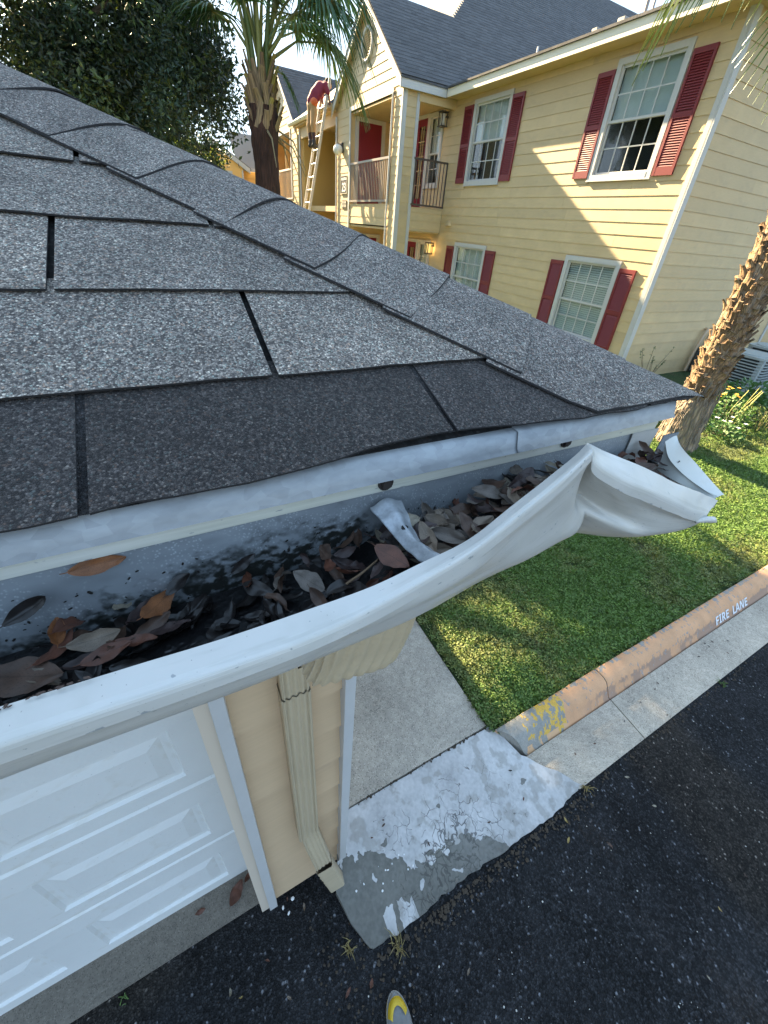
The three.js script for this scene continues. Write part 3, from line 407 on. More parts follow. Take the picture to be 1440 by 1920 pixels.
// downspout on the narrow wall
{
  const mB = M([0.72, 0.6, 0.42], 0.5, { map: rep(T.white, 0.7, 0.4), side: THREE.DoubleSide });
  const profile = (hw, hd, rib, amp = 0.0055) => { const p = []; const N = 60; for (let i = 0; i <= N; i++) { const x = lerp(-hw, hw, i / N), e = Math.abs(x) > hw * 0.78 ? 0 : 1; p.push([x, hd - (Math.abs(x) > hw * 0.93 ? 0.004 : 0) - (rib ? amp * e * (0.5 - 0.5 * Math.cos((x / hw) * rib * 3.1416)) : 0)]); } p.push([hw, hd * 0.7], [hw, -hd], [-hw, -hd], [-hw, hd * 0.7]); p.push(p[0]); return p; };
  const loft = (frames, prof, cap) => { const n = prof.length - 1; return grid(n, frames.length - 1, (s, t) => { const f = frames[Math.round(t * (frames.length - 1))], q = prof[Math.round(s * n)]; return V(f[0].x + f[1].x * q[0] + f[2].x * q[1], f[0].y + f[1].y * q[0] + f[2].y * q[1], f[0].z + f[1].z * q[0] + f[2].z * q[1]); }, (s, t) => [s * 0.3, t * 0.8]); };
  const dn = thing('downspout', 'beige ribbed metal downspout on the narrow tan wall beside the garage door', 'downspout', [0.13, 0.5, -0.62]);
  const X = V(1, 0, 0), Zv = V(0, 0, 1), fr = (c, a = X, b = Zv) => [V(...c), a.clone(), b.clone()];
  part('upper_pipe', loft([fr([0.126, 2.1, -0.612]), fr([0.126, 1.7, -0.612])], profile(0.0365, 0.0255, 4)), mB, dn);
  part('lower_pipe', loft([fr([0.126, 1.785, -0.612]), fr([0.13, 0.76, -0.612])], profile(0.039, 0.0285, 4)), mB, dn);
  part('joint_line', loft([fr([0.126, 1.7875, -0.612]), fr([0.126, 1.785, -0.612])], profile(0.0383, 0.0277, 4)), M([0.03, 0.025, 0.02], 0.9, { side: THREE.DoubleSide }), dn);
  const e1 = V(1, 0.16, 0).normalize(), e2 = V(-0.1, 0.3, 0.95).normalize();
  part('lower_elbow', loft([fr([0.134, 0.83, -0.615]), fr([0.136, 0.75, -0.61], X, V(0, 0.1, 1).normalize()), fr([0.148, 0.66, -0.597], e1, e2), fr([0.176, 0.46, -0.568], e1, e2)], profile(0.0345, 0.0255, 4, 0.004)), mB, dn);
  const f1 = V(1, 0.3, 0.1).normalize(), f2 = V(-0.15, 0.4, 0.9).normalize(), sh = []; for (let k = 0; k <= 20; k++) { const t = k / 20, w = t < 0.62 ? 1 + 0.07 * Math.cos(t * 51) : 1.02; sh.push(fr([lerp(0.178, 0.236, t), lerp(0.43, 0.105, t), lerp(-0.565, -0.545, t)], f1.clone().multiplyScalar(w), f2.clone().multiplyScalar(w))); }
  part('outlet_shoe', loft(sh, profile(0.035, 0.029, 0)), mB, dn, 'crumpled open outlet at the foot of the downspout');
  part('pipe_band', bx(0.092, 0.172, 1.3, 1.32, -0.66, -0.64), mB, dn);
  const el = []; for (let k = 0; k <= 90; k++) { const t = k / 90, a = smooth(0, 1, t) * 0.5, w = (1 + 0.003 * Math.cos(t * 62)) * (t > 0.75 ? Math.sqrt(Math.max(0.02, 1 - ((t - 0.75) / 0.27) ** 2)) : 1), c = [lerp(0.125, 0.105, t * t), 2.515 - 0.1 * t + 0.004 * t * t, -0.247 - 0.012 * t]; el.push(fr(c, V(Math.cos(a * 0.5), -Math.sin(a * 0.5), 0).multiplyScalar(w), Zv.clone().multiplyScalar(w))); }
  const rnd4 = (hw, hd) => { const p = [], N = 160; for (let i = 0; i <= N; i++) { const f = (i / N * 4) % 4, e = Math.floor(f), t = (f - e) * 2 - 1, q = [[t, 1], [1, -t], [-t, -1], [-1, t]][e], k = 1 / Math.pow(Math.abs(q[0]) ** 6 + Math.abs(q[1]) ** 6, 1 / 6), rib = 1 + 0.045 * Math.cos(i / N * 6.2832 * 28); p.push([q[0] * k * hw * rib, q[1] * k * hd * rib]); } return p; };
  part('upper_elbow', [loft(el, rnd4(0.053, 0.036)), loft([el[90], fr([0.104, 2.416, -0.26], V(0.1, -0.02, 0), V(0, 0, 0.1))], rnd4(0.053, 0.036))], mB, dn, 'ribbed beige elbow under the gutter');
  const dd = V(0.04, -0.44, -0.33).normalize(), n1 = V().crossVectors(dd, X).normalize().negate(); part('offset_pipe', loft([fr([0.088, 2.45, -0.275], X, n1), fr([0.131, 2.06, -0.602], X, n1)], profile(0.029, 0.024, 0)), mB, dn);
}

// ---------------------------------------------------------------- leaves, muck, litter
{
  const muckY = (x, z) => 2.532 + 0.007 * fbm(x * 22 + 40, z * 22 + 40, 3000, 71, 3) + 0.026 * smooth(0.12, 0.19, x) + 0.0016 * (vn(x * 90 + 60, z * 90 + 60, 9000, 75) - 0.5) - 0.02 * smooth(0.55, 0.5, 0.5 + (x + 0.02) * 0.4) * 0;
  const mk = lone('wet_muck', grid(400, 26, (s, t) => { const x = lerp(-3, 0.655, Math.pow(s, 0.45)), z = lerp(-0.3015, -0.213, t); return V(x, muckY(x, z), z); }, (s, t, q) => [q.x / 0.3, q.z / 0.3]), M([0.009, 0.0085, 0.009], 0.3, { bumpMap: T.fine, bumpScale: 0.0012 }), 'black wet rotted leaf muck lying in the bottom of the gutter', 'muck', [0, 2.53, -0.24]); mk.userData.kind = 'stuff';
  // leaf shapes: lens outline, folded on the midrib, curled along the length
  const shapes = [];
  for (let k = 0; k < 9; k++) {
    const bend = [0.4, 1.2, -0.8, 2.0, 0.9, -1.3, 2.8, 0.5, 1.1][k], fold = [0.25, 0.5, 0.35, 0.9, -0.2, 0.5, 1.1, 0.1, 0.7][k], tw = [0, 0.5, -0.4, 0.3, 0.6, -0.7, 0.2, 0.1, -0.3][k], W = [0.38, 0.36, 0.42, 0.34, 0.46, 0.38, 0.33, 0.54, 0.36][k];
    const F = (a, b, off) => { const t = b, w = W * Math.pow(Math.sin(Math.PI * clamp(0.03 + t * 0.95)), 0.8) * (1 - 0.25 * (t - 0.45)) * 0.5 * (1 + 0.22 * (vn(t * 7 + k * 11, a > 0.5 ? 3 : 8, 500, 77) - 0.5)), x = (a - 0.5) * 2 * w, an = bend * (t - 0.4), y = Math.abs(x) * fold * (0.6 + 0.6 * t) + 0.045 * (vn(t * 6 + k * 5, a * 3 + 2, 500, 78) - 0.5) + 0.02 * Math.sin(t * 17 + k) * Math.abs(a - 0.5) * 2, lz = bend ? Math.sin(an) / bend : t - 0.4, ly = bend ? (1 - Math.cos(an)) / bend : 0, q = tw * (t - 0.4), yy = y + off; return V(x * Math.cos(q) - yy * Math.sin(q), ly + x * Math.sin(q) + yy * Math.cos(q), lz); };
    const g = [grid(8, 12, (a, b) => F(a, b, 0), (a, b) => [a, b]), taper([F(0.5, 0.02, 0.004), F(0.5, 0, 0).add(V(0, 0.004, -0.06)), F(0.5, 0, 0).add(V(0.01, 0.02, -0.13))], [0.011, 0.009, 0.007], 5)];
    shapes.push(join(g));
  }
  const col = { tan: [0.2, 0.155, 0.115], grey: [0.16, 0.135, 0.115], brown: [0.085, 0.048, 0.032], red: [0.13, 0.048, 0.027], orange: [0.26, 0.1, 0.035], dark: [0.022, 0.018, 0.017], plum: [0.05, 0.03, 0.028], pale: [0.34, 0.3, 0.23], yellow: [0.4, 0.3, 0.1] };
  const mats = {}; for (const k in col) mats[k] = M(col[k].map((q) => q * 1.15), k === 'dark' ? 0.4 : 0.55, { map: T.leaf, side: THREE.DoubleSide });
  const proto = {};
  function leaf(c, shape, x, y, z, yaw, pitch, roll, len, label, group, name = 'fallen_leaf') {
    const key = c + shape; let o;
    if (!proto[key]) { o = new THREE.Mesh(shapes[shape], mats[c]); proto[key] = o; } else o = proto[key].clone();
    o.userData = {}; o.name = numbered(name); o.position.set(x, y, z); o.rotation.set(pitch, yaw, roll, 'YXZ'); o.scale.setScalar(len * (name === 'fallen_leaf' ? 0.76 : 0.82)); scene.add(o); return tag(o, label, 'leaf', group);
  }
  // singled-out leaves
  leaf('orange', 0, -0.085, 2.607, -0.3, 1.75, 0.1, 1.15, 0.05, 'rust orange leaf stuck under the cream strip on the gutter back wall');
  leaf('dark', 0, 0.022, 2.567, -0.298, 1.95, -0.3, 1.1, 0.036, 'small dark leaf stuck to the gutter back, nearest the hanger');
  leaf('dark', 4, -0.034, 2.566, -0.296, 2.0, -0.4, 0.9, 0.034, 'small black leaf on the gutter back left of the shiny black muck');
  leaf('dark', 3, -0.133, 2.583, -0.296, 1.9, -0.35, 0.9, 0.05, 'black curled leaf hanging on the gutter back at the left edge');
  leaf('brown', 7, -0.142, 2.553, -0.262, 1.2, 0.1, 0.15, 0.068, 'big broad brown leaf with a bent tip at the left of the gutter');
  leaf('plum', 2, -0.122, 2.545, -0.24, 2.4, 0.1, -0.3, 0.05, 'dull brown leaf beside the big broad leaf, near the front lip');
  leaf('orange', 4, -0.052, 2.558, -0.285, 2.5, 0.25, 0.3, 0.055, 'bright orange brown leaf standing in the muck of the left cluster');
  leaf('pale', 0, -0.076, 2.562, -0.292, 3.0, 0.7, 0.2, 0.045, 'pale grey backed leaf standing upright in the left cluster');
  leaf('red', 2, -0.112, 2.562, -0.29, 2.6, 0.6, 0.3, 0.045, 'reddish leaf at the back of the left cluster');
  leaf('tan', 4, -0.098, 2.556, -0.272, 1.6, 0.1, 0.35, 0.048, 'light brown flat leaf in the middle of the left cluster');
  leaf('red', 0, -0.09, 2.552, -0.258, 1.7, -0.05, 0.4, 0.046, 'red brown leaf at the front of the left cluster');
  leaf('plum', 1, -0.066, 2.555, -0.283, 2.6, 0.3, 0.1, 0.045, 'dark plum leaf between the pale and the orange leaf');
  leaf('brown', 5, -0.108, 2.552, -0.283, 2.0, 0.2, -0.3, 0.045, 'brown leaf under the reddish leaf of the left cluster');
  leaf('plum', 8, -0.105, 2.545, -0.262, 1.5, 0, 0.2, 0.04, 'small purple brown leaf lowest in the left cluster');
  leaf('red', 7, 0.148, 2.586, -0.238, 0.6, 0.2, 0.5, 0.05, 'broad rust red leaf against the hanger strap');
  leaf('red', 4, 0.098, 2.568, -0.262, 2.9, 0.3, -0.3, 0.034, 'small red leaf lying on dark leaves left of the hanger');
  const G1 = 'dead leaves packed in the gutter', L1 = 'dry dead leaf in the packed pile of the gutter';
  const hue = { tan: 'tan', grey: 'grey brown', brown: 'brown', red: 'reddish brown', orange: 'orange', dark: 'blackened', plum: 'purplish brown', pale: 'pale', yellow: 'yellowish' }, form = ['nearly flat', 'curled', 'backward curled', 'tightly folded', 'broad', 'bent', 'rolled up', 'wide flat', 'folded'];
  const say = (c, k, where) => `${form[k]} ${hue[c]} leaf ${where}`, third = (f, a) => a[Math.min(a.length - 1, Math.floor(f * a.length))];
  const pick = (a) => a[Math.floor(rnd() * a.length)];
  for (let k = 0; k < 130; k++) { const x = rr(0.16, 0.43), f = rnd(), z = lerp(-0.293, -0.222, f), y = 2.566 + rr(0, 0.028) + 0.01 * smooth(0.26, 0.34, x); const c = pick(['tan', 'grey', 'brown', 'pale', 'grey', 'red', 'plum', 'brown', 'tan', 'dark', 'tan', 'grey']), q = Math.floor(rnd() * 9); leaf(c, q, x, y, z, rr(0, 6.28), rr(-0.45, 0.45), rr(-0.9, 0.9), rr(0.038, 0.056), say(c, q, third((x - 0.16) / 0.27, ['just right of hanger', 'mid pile right of hanger', 'near second screw', 'below kinked lip']) + third(f, [', at back wall', '', ', at front lip'])), G1); }
  const L2 = 'dark damp leaf on the wet muck left of the hanger';
  for (let k = 0; k < 46; k++) { const x = 0.175 - 0.15 * Math.pow(rnd(), 2.6), z = lerp(-0.292, -0.225, rnd()); const c = pick(['plum', 'dark', 'brown', 'dark', 'red', 'plum', 'grey']), q = Math.floor(rnd() * 9); leaf(c, q, x, 2.547 + rr(0, 0.026) * smooth(-0.02, 0.14, x) + 0.004, z, rr(0, 6.28), rr(-0.5, 0.5), rr(-0.9, 0.9), rr(0.028, 0.046), say(c, q, 'on wet muck ' + third((x - 0.01) / 0.16, ['over the ribbed elbow', 'left of hanger', 'touching hanger']) + third((z + 0.292) / 0.07, [', at back wall', '', ', at front lip'])), 'damp leaves left of the hanger'); }
  const L3 = 'crumpled brown leaf in the pile at the torn gutter end';
  for (let k = 0; k < 34; k++) { const x = rr(0.44, 0.66), z = rr(-0.292, -0.225); const c = pick(['brown', 'brown', 'plum', 'red', 'grey']), q = Math.floor(rnd() * 9); leaf(c, q, x, 2.558 + rr(0, 0.034), z, rr(0, 6.28), rr(-0.6, 0.6), rr(-1, 1), rr(0.04, 0.06), say(c, q, 'in the pile ' + third((x - 0.44) / 0.22, ['behind the kinked lip', 'between kink and torn end', 'at the torn gutter end'])), 'leaves at the torn gutter end'); }
  { const g = [], m4 = new THREE.Matrix4(), q = new THREE.Quaternion(); for (let k = 0; k < 90; k++) { const o = shapes[Math.floor(rnd() * 9)].clone(), l = rr(0.02, 0.036); m4.compose(V(rr(-0.24, 0.1), 2.537 + rr(0, 0.006), rr(-0.293, -0.23)), q.setFromEuler(new THREE.Euler(rr(-0.2, 0.2), rr(0, 6.28), rr(-0.4, 0.4), 'YXZ')), V(l, l, l)); o.applyMatrix4(m4); g.push(o); } const c = lone('sunk_leaves', g, M([0.02, 0.016, 0.015], 0.4, { map: T.leaf, side: THREE.DoubleSide }), 'mat of small blackened leaves half sunk in the wet muck of the left gutter', 'leaf mat', [-0.07, 2.54, -0.26]); c.userData.kind = 'stuff'; }
  const GC = 'small leaves of the left cluster'; for (const [c, q, x, y, z, yw] of [['red', 4, -0.122, 2.556, -0.272, 2.3], ['brown', 0, -0.082, 2.551, -0.27, 2.9], ['red', 8, -0.07, 2.549, -0.262, 1.2], ['brown', 4, -0.058, 2.55, -0.272, 2.0], ['plum', 0, -0.046, 2.549, -0.266, 1.6], ['orange', 8, -0.118, 2.562, -0.28, 3.3], ['tan', 5, -0.13, 2.551, -0.258, 1.0]]) leaf(c, q, x, y, z, yw, rr(-0.1, 0.4), rr(-0.3, 0.5), rr(0.038, 0.046), say(c, q, 'among the left cluster on the muck'), GC);
  // fine twigs in the pile
  for (const [a, b, l] of [[[0.03, 2.548, -0.205], [0.085, 2.553, -0.213], 'thin tan twig lying along the muck near the front lip'], [[0.09, 2.562, -0.235], [0.15, 2.575, -0.25], 'thin brown twig on the damp leaves left of the hanger']]) lone('twig', taper([V(...a), V(lerp(a[0], b[0], 0.5), lerp(a[1], b[1], 0.5) + 0.003, lerp(a[2], b[2], 0.5) + 0.004), V(...b)], [0.0016, 0.0013, 0.0008], 5), M([0.14, 0.09, 0.05], 0.8), l, 'twig', a);
  // specks of rotted leaf on the gutter back, real crumbs
  { const g = []; for (let k = 0; k < 200; k++) { const x = rr(-0.22, 0.3), y = 2.54 + 0.05 * Math.pow(rnd(), 2.4), s = rr(0.0004, 0.0013) * (rnd() < 0.08 ? 1.8 : 1); const o = new THREE.IcosahedronGeometry(s, 0); o.scale(1.6, 0.8, 0.4); o.rotateZ(rr(0, 3)); o.translate(x, y, -0.3022); g.push(o); } const c = lone('leaf_crumbs', g, M([0.015, 0.013, 0.011], 0.9), 'black crumbs of rotted leaf stuck on the gutter back wall', 'dirt', [0, 2.54, -0.302]); c.userData.kind = 'stuff'; }
  { const g = []; for (let k = 0; k < 46; k++) { const x = -0.06 - 0.09 * Math.pow(rnd(), 0.6), s = rr(0.0003, 0.0009), o = new THREE.IcosahedronGeometry(s, 0); o.scale(2.2, 0.5, 1); o.rotateY(rr(-0.5, 0.5)); o.translate(x, 2.6268 + 0.0004, -0.1815 + 0.004 * rnd() * rnd() + (x < -0.11 ? 0.006 * rnd() : 0)); g.push(o); } const c = lone('dirt_crust', g, M([0.07, 0.045, 0.035], 0.9), 'thin brown crust of dirt on the gutter lip at the left edge', 'dirt', [-0.1, 2.627, -0.18]); c.userData.kind = 'stuff'; }
  // leaves and litter on the ground
  leaf('red', 7, -0.215, 0.022, -0.742, 2.4, 0.05, 0.1, 0.13, 'large dark red leaf lying on the concrete strip by the garage door');
  leaf('red', 3, -0.15, 0.04, -0.775, 2.2, 0.3, 0.4, 0.09, 'crumpled dark red leaf in the corner of door and jamb');
  leaf('red', 4, -0.375, 0.02, -0.76, 1.6, 0.1, 0.2, 0.06, 'small dark red leaf on the concrete strip, left of the large one');
  const L5 = 'small dry leaf scattered on the dark asphalt'; const onRoad = [];
  for (let k = 0; k < 34; k++) { const near = rnd() < 0.5, x = near ? rr(-0.9, 0.7) : rr(0.3, 2.6), z = near ? rr(-0.62, 0.2) : rr(-0.22, 0.7); if (x > 0.2 && z < -0.24) continue; const c = pick(['tan', 'pale', 'brown', 'yellow', 'red', 'tan']), q = Math.floor(rnd() * 9); leaf(c, q, x, 0.009, z, rr(0, 6.28), rr(-0.1, 0.1), rr(-0.3, 0.3), rr(0.022, 0.05), say(c, q, 'on the asphalt ' + (x < 0.1 ? (z < -0.3 ? 'by the garage door' : 'in front of the garage') : x < 0.75 ? (z < 0 ? 'by the apron tip' : 'near the shoe') : x < 1.6 ? (z < 0.2 ? 'just below the apron edge' : 'farther out from the apron') : (z < 0.2 ? 'along the gutter slab' : 'in the open road at the right'))), 'leaves scattered on the asphalt'); }
  const L6 = 'tiny brown leaf on the pale gutter slab or painted apron';
  for (let k = 0; k < 24; k++) { const apr = rnd() < 0.4, x = apr ? rr(0.4, 1.5) : rr(1.8, 5), z = apr ? rr(-0.7, -0.35) : rr(-0.54, -0.3); const c = pick(['brown', 'plum', 'dark', 'red']), q = Math.floor(rnd() * 9); leaf(c, q, x, apr ? lerp(0.013, 0.098, smooth(-0.27, -0.79, z)) + 0.006 : lerp(0.012, 0.034, smooth(-0.28, -0.55, z)), z, rr(0, 6.28), 0, rr(-0.2, 0.2), rr(0.02, 0.034), say(c, q, apr ? 'lying tiny on the ' + third((x - 0.4) / 1.1, ['left', 'middle', 'right']) + ' of the painted apron' : 'lying tiny on the gutter slab ' + third((x - 1.8) / 3.2, ['before the first joint', 'below the plain orange kerb', 'near the kerb lettering', 'past the kerb lettering'])), 'tiny leaves on the slabs'); }
  { // crumbs of grit and leaf along the edges of the slabs, and pale pebbles in the road
    const g = [], g2 = []; const crumb = (L, x, y, z, s) => { const o = new THREE.IcosahedronGeometry(s, 0); o.scale(rr(0.7, 1.6), rr(0.4, 0.8), rr(0.7, 1.6)); o.rotateY(rr(0, 6)); o.translate(x, y, z); L.push(o); };
    for (let k = 0; k < 900; k++) { const t = rnd(); if (t < 0.45) crumb(g, rr(0.3, 1.75), 0.006, -0.25 + Math.abs(rr(-1, 1) * rr(0, 0.08)), rr(0.002, 0.008)); else if (t < 0.65) crumb(g, rr(0.05, 0.5), 0.005, rr(-0.6, 0.02), rr(0.002, 0.007)); else if (t < 0.85) crumb(g, rr(1.76, 5), 0.006, -0.262 + Math.abs(rr(-1, 1) * rr(0, 0.05)), rr(0.002, 0.008)); else crumb(g, rr(0.45, 1.4), 0.105, -0.792 + rr(-0.012, 0.012), rr(0.002, 0.006)); }
    const a = lone('grit', g, M([0.055, 0.042, 0.03], 0.95), 'brown grit and leaf crumbs along the edges of apron and gutter slab', 'grit', [1, 0, -0.3]); a.userData.kind = 'stuff';
    for (let k = 0; k < 560; k++) { const x = rr(-1.2, 3.6), z = rr(-0.24, 1.2); crumb(g2, x, 0.003, z, 0.0009 + 0.0028 * Math.pow(rnd(), 3)); }
    const b = lone('pale_grit', g2, M([0.5, 0.48, 0.44], 0.8), 'tiny pale stones scattered over the dark asphalt', 'grit', [1, 0, 0.3]); b.userData.kind = 'stuff';
    const g3 = []; for (let k = 0; k < 16; k++) crumb(g3, rr(0.3, 0.62), 0.05, rr(-0.6, -0.4), rr(0.0025, 0.005)); for (const [x, z] of [[-0.02, -0.6], [0.03, -0.61], [0.0, -0.57]]) crumb(g3, x, 0.004, z, 0.007);
    const c = lone('paint_flakes', g3, M([0.8, 0.8, 0.8], 0.7), 'loose white paint flakes on the ground by the narrow wall', 'paint flakes', [0.3, 0.02, -0.55]); c.userData.kind = 'stuff';
  }
  // dry weeds at the apron tip and along the slab edges
  const mDry = leafy([0.34, 0.27, 0.1], 0.2), mGr = leafy([0.1, 0.2, 0.03], 0.3);
  const tuft = (x, z, n, h, m, lab) => { const g = []; for (let k = 0; k < n; k++) { const a = rr(0, 6.28), l = h * rr(0.5, 1.2), o = rr(0.2, 1); const p = [V(x + rr(-0.02, 0.02), 0, z + rr(-0.02, 0.02))]; p.push(p[0].clone().add(V(Math.cos(a) * l * o * 0.5, l * 0.6, Math.sin(a) * l * o * 0.5))); p.push(p[0].clone().add(V(Math.cos(a) * l * o, l * (0.9 - 0.5 * o), Math.sin(a) * l * o))); g.push(taper(p, [0.0022, 0.0016, 0.0004], 4)); } lone('dry_weed', g, m, lab, 'weed', [x, 0, z]); };
  tuft(0.42, -0.235, 30, 0.07, mDry, 'tuft of dry yellow weed at the front edge of the apron'); tuft(0.215, -0.34, 22, 0.06, mDry, 'tuft of dry weed beside the apron tip under the downspout'); tuft(1.77, -0.27, 20, 0.05, mDry, 'small weed tuft where apron meets the gutter slab'); tuft(3.35, -0.25, 14, 0.05, mGr, 'small green weed at the edge of the far gutter slab'); tuft(-0.68, -0.64, 8, 0.04, mGr, 'tiny green sprout at the foot of the concrete strip');
}

// ---------------------------------------------------------------- apartment building 23
const MX = 8.853, GZ = -5.35, WX = 7.098, WZ = -13.13, GR = 0.2;
const mSide = [[0.605, 0.46, 0.262], [0.635, 0.482, 0.272], [0.585, 0.447, 0.257], [0.62, 0.47, 0.266]].map((c) => M(c, 0.62, { map: T.boardC, bumpMap: T.fine, bumpScale: 0.0008 }));
const mBT = M([0.74, 0.74, 0.73], 0.55, { map: rep(T.white, 1.5, 0.75) }), mBCream = M([0.62, 0.46, 0.25], 0.6, { map: T.boardC });
const mRed = M([0.19, 0.022, 0.026], 0.5), mRedDoor = M([0.2, 0.01, 0.022], 0.4), mDarkIn = M([0.03, 0.03, 0.032], 0.9), mRail = M([0.1, 0.075, 0.06], 0.45, { metalness: 0.2 });
const mRoof2 = M([1, 1, 1], 0.9, { map: rep(T.roofFar, 4, 4), bumpMap: T.fine, bumpScale: 0.004 });
const mBlind = M([0.62, 0.66, 0.64], 0.6), mCurt = M([0.6, 0.62, 0.6], 0.8);
const glassM = new THREE.MeshPhysicalMaterial({ roughness: 0.04, transmission: 1, thickness: 0, ior: 1.5, specularIntensity: 1 }); glassM.color.setRGB(0.86, 0.9, 0.9);
const bld = thing('apartment_building', 'two storey apartment building with tan lap siding, dark red shutters and a grey shingle roof', 'building', [11, GR, -14]);
// faces: f.b(u0,u1,y0,y1,o0,o1) is a box lying o0..o1 in front of a wall; u runs along it
const faceX = (X) => ({ b: (u0, u1, y0, y1, o0, o1, a = 0, c = 0) => bx(X - o1, X - o0, y0, y1, u0, u1, a, c), h: (u0, u1, y0, y1, lo, hi, bk, a) => hexa([V(X - lo, y0, u0), V(X - lo, y0, u1), V(X - bk, y0, u1), V(X - bk, y0, u0), V(X - hi, y1, u0), V(X - hi, y1, u1), V(X - bk, y1, u1), V(X - bk, y1, u0)], a, a) });
const faceZ = (Z) => ({ b: (u0, u1, y0, y1, o0, o1, a = 0, c = 0) => bx(u0, u1, y0, y1, Z + o0, Z + o1, a, c), h: (u0, u1, y0, y1, lo, hi, bk, a) => hexa([V(u0, y0, Z + lo), V(u1, y0, Z + lo), V(u1, y0, Z + bk), V(u0, y0, Z + bk), V(u0, y1, Z + hi), V(u1, y1, Z + hi), V(u1, y1, Z + bk), V(u0, y1, Z + bk)], a, a) });
const EXP = 0.2241, Y0 = 3.959 - 17 * EXP;
function siding(f, wall, u0, u1, ya, yb, holes, clip) {
  for (let y = Y0; y < yb; y += EXP) {
    const a = Math.max(y, ya), b = Math.min(y + EXP + 0.012, yb); if (b - a < 0.02) continue;
    let s0 = u0, s1 = u1; if (clip) { const c = clip(a); s0 = Math.max(u0, c[0]); s1 = Math.min(u1, c[1]); if (s1 - s0 < 0.05) continue; }
    const hs = holes.filter((h) => h[2] < b - 0.03 && h[3] > a + 0.03).sort((p, q) => p[0] - q[0]); let s = s0; const parts = [];
    for (const h of hs) { if (h[0] > s) parts.push([s, Math.min(h[0], s1)]); s = Math.max(s, h[1]); } if (s < s1) parts.push([s, s1]);
    for (let [p, q] of parts) { while (q - p > 0.02) { const e = q - p > 4.2 ? p + rr(2, 3.66) : q; part('siding_board', f.h(p + (e < q ? 0 : 0), e - (e < q ? 0.003 : 0), a, b, 0.02, 0.008, 0, rnd() * 3), mSide[Math.floor(rnd() * 4)], wall); p = e; } }
  }
}
function windowAt(f, u0, u1, y0, y1, ym, lo, up, nc = 4, label) {
  const w = part('window', [f.b(u0, u0 + 0.1, y0, y1, -0.02, 0.045), f.b(u1 - 0.1, u1, y0, y1, -0.02, 0.045), f.b(u0 + 0.1, u1 - 0.1, y1 - 0.1, y1, -0.02, 0.046), f.b(u0 + 0.1, u1 - 0.1, y0, y0 + 0.1, -0.02, 0.05), f.b(u0 - 0.01, u1 + 0.01, y0 - 0.018, y0, 0, 0.06)], mBT, bld, label);
  const a = u0 + 0.1, b = u1 - 0.1, c = y0 + 0.1, d = y1 - 0.1, s = 0.045;
  part('recess', [f.b(a, b, c, d, -0.6, -0.58), f.b(a - 0.02, a, c, d, -0.6, -0.02), f.b(b, b + 0.02, c, d, -0.6, -0.02), f.b(a, b, c - 0.02, c, -0.6, -0.02), f.b(a, b, d, d + 0.02, -0.6, -0.02)], mDarkIn, w);
  for (const [p, q, o] of [[c, ym + 0.02, -0.03], [ym - 0.02, d, -0.004]]) {
    part('sash', [f.b(a, a + s, p, q, o - 0.025, o), f.b(b - s, b, p, q, o - 0.025, o), f.b(a + s, b - s, p, p + s, o - 0.025, o), f.b(a + s, b - s, q - s, q, o - 0.025, o)], mBT, w);
    const g = [], W = (b - a - 2 * s) / nc, H = (q - p - 2 * s) / 2; for (let k = 1; k < nc; k++) g.push(f.b(a + s + k * W - 0.011, a + s + k * W + 0.011, p + s, q - s, o - 0.02, o - 0.006)); g.push(f.b(a + s, b - s, p + s + H - 0.011, p + s + H + 0.011, o - 0.0185, o - 0.0075)); part('muntin', g, mBT, w);
    for (let r = 0; r < 2; r++) for (let k = 0; k < nc; k++) part('pane', f.b(a + s + k * W + 0.001, a + s + (k + 1) * W - 0.001, p + s + r * H + 0.001, p + s + (r + 1) * H - 0.001, o - 0.015, o - 0.012), glassM, w);
  }
  const slats = (p, q) => { const g = []; for (let y = q - 0.02; y > p; y -= 0.045) g.push(f.h(a + 0.01, b - 0.01, y - 0.036, y, -0.075, -0.1, -0.102, 0)); part('blind', g, mBlind, w); };
  const folds = (p, q) => { const g = []; for (let x = a; x < b - 0.01; x += 0.06) g.push(f.h(x, Math.min(x + 0.062, b), p, q, -0.085 - 0.02 * rnd(), -0.085 - 0.02 * rnd(), -0.14, 0)); part('curtain', g, mCurt, w); };
  for (const [k, p, q] of [[lo, c, ym], [up, ym, d]]) if (k === 1) slats(p, q); else if (k === 2) folds(p, q); else if (k === 3) part('blind', f.b(a + 0.01, b - 0.01, p, q, -0.11, -0.1), mBlind, w);
  return w;
}
function shutter(f, u0, u1, y0, y1) {
  const w = 0.045, m = (y0 + y1) / 2, s = part('shutter', [f.b(u0, u0 + w, y0, y1, 0.02, 0.058), f.b(u1 - w, u1, y0, y1, 0.02, 0.058), f.b(u0 + w, u1 - w, y0, y0 + 0.13, 0.02, 0.056), f.b(u0 + w, u1 - w, y1 - 0.08, y1, 0.02, 0.056), f.b(u0 + w, u1 - w, m - 0.04, m + 0.04, 0.02, 0.056), f.b(u0 + w, u1 - w, y0 + 0.13, y1 - 0.08, 0.02, 0.03)], mRed, bld);
  const g = []; for (let y = y0 + 0.135; y < y1 - 0.1; y += 0.038) { if (Math.abs(y + 0.018 - m) < 0.055) continue; g.push(f.h(u0 + w, u1 - w, y, y + 0.036, 0.053, 0.032, 0.03, 0)); } const l = part('louvre_slats', g, mRed, s); l.userData.kind = 'stuff';
}
const fM = faceX(MX), fG = faceZ(GZ), fW = faceX(WX), fS = faceZ(WZ);
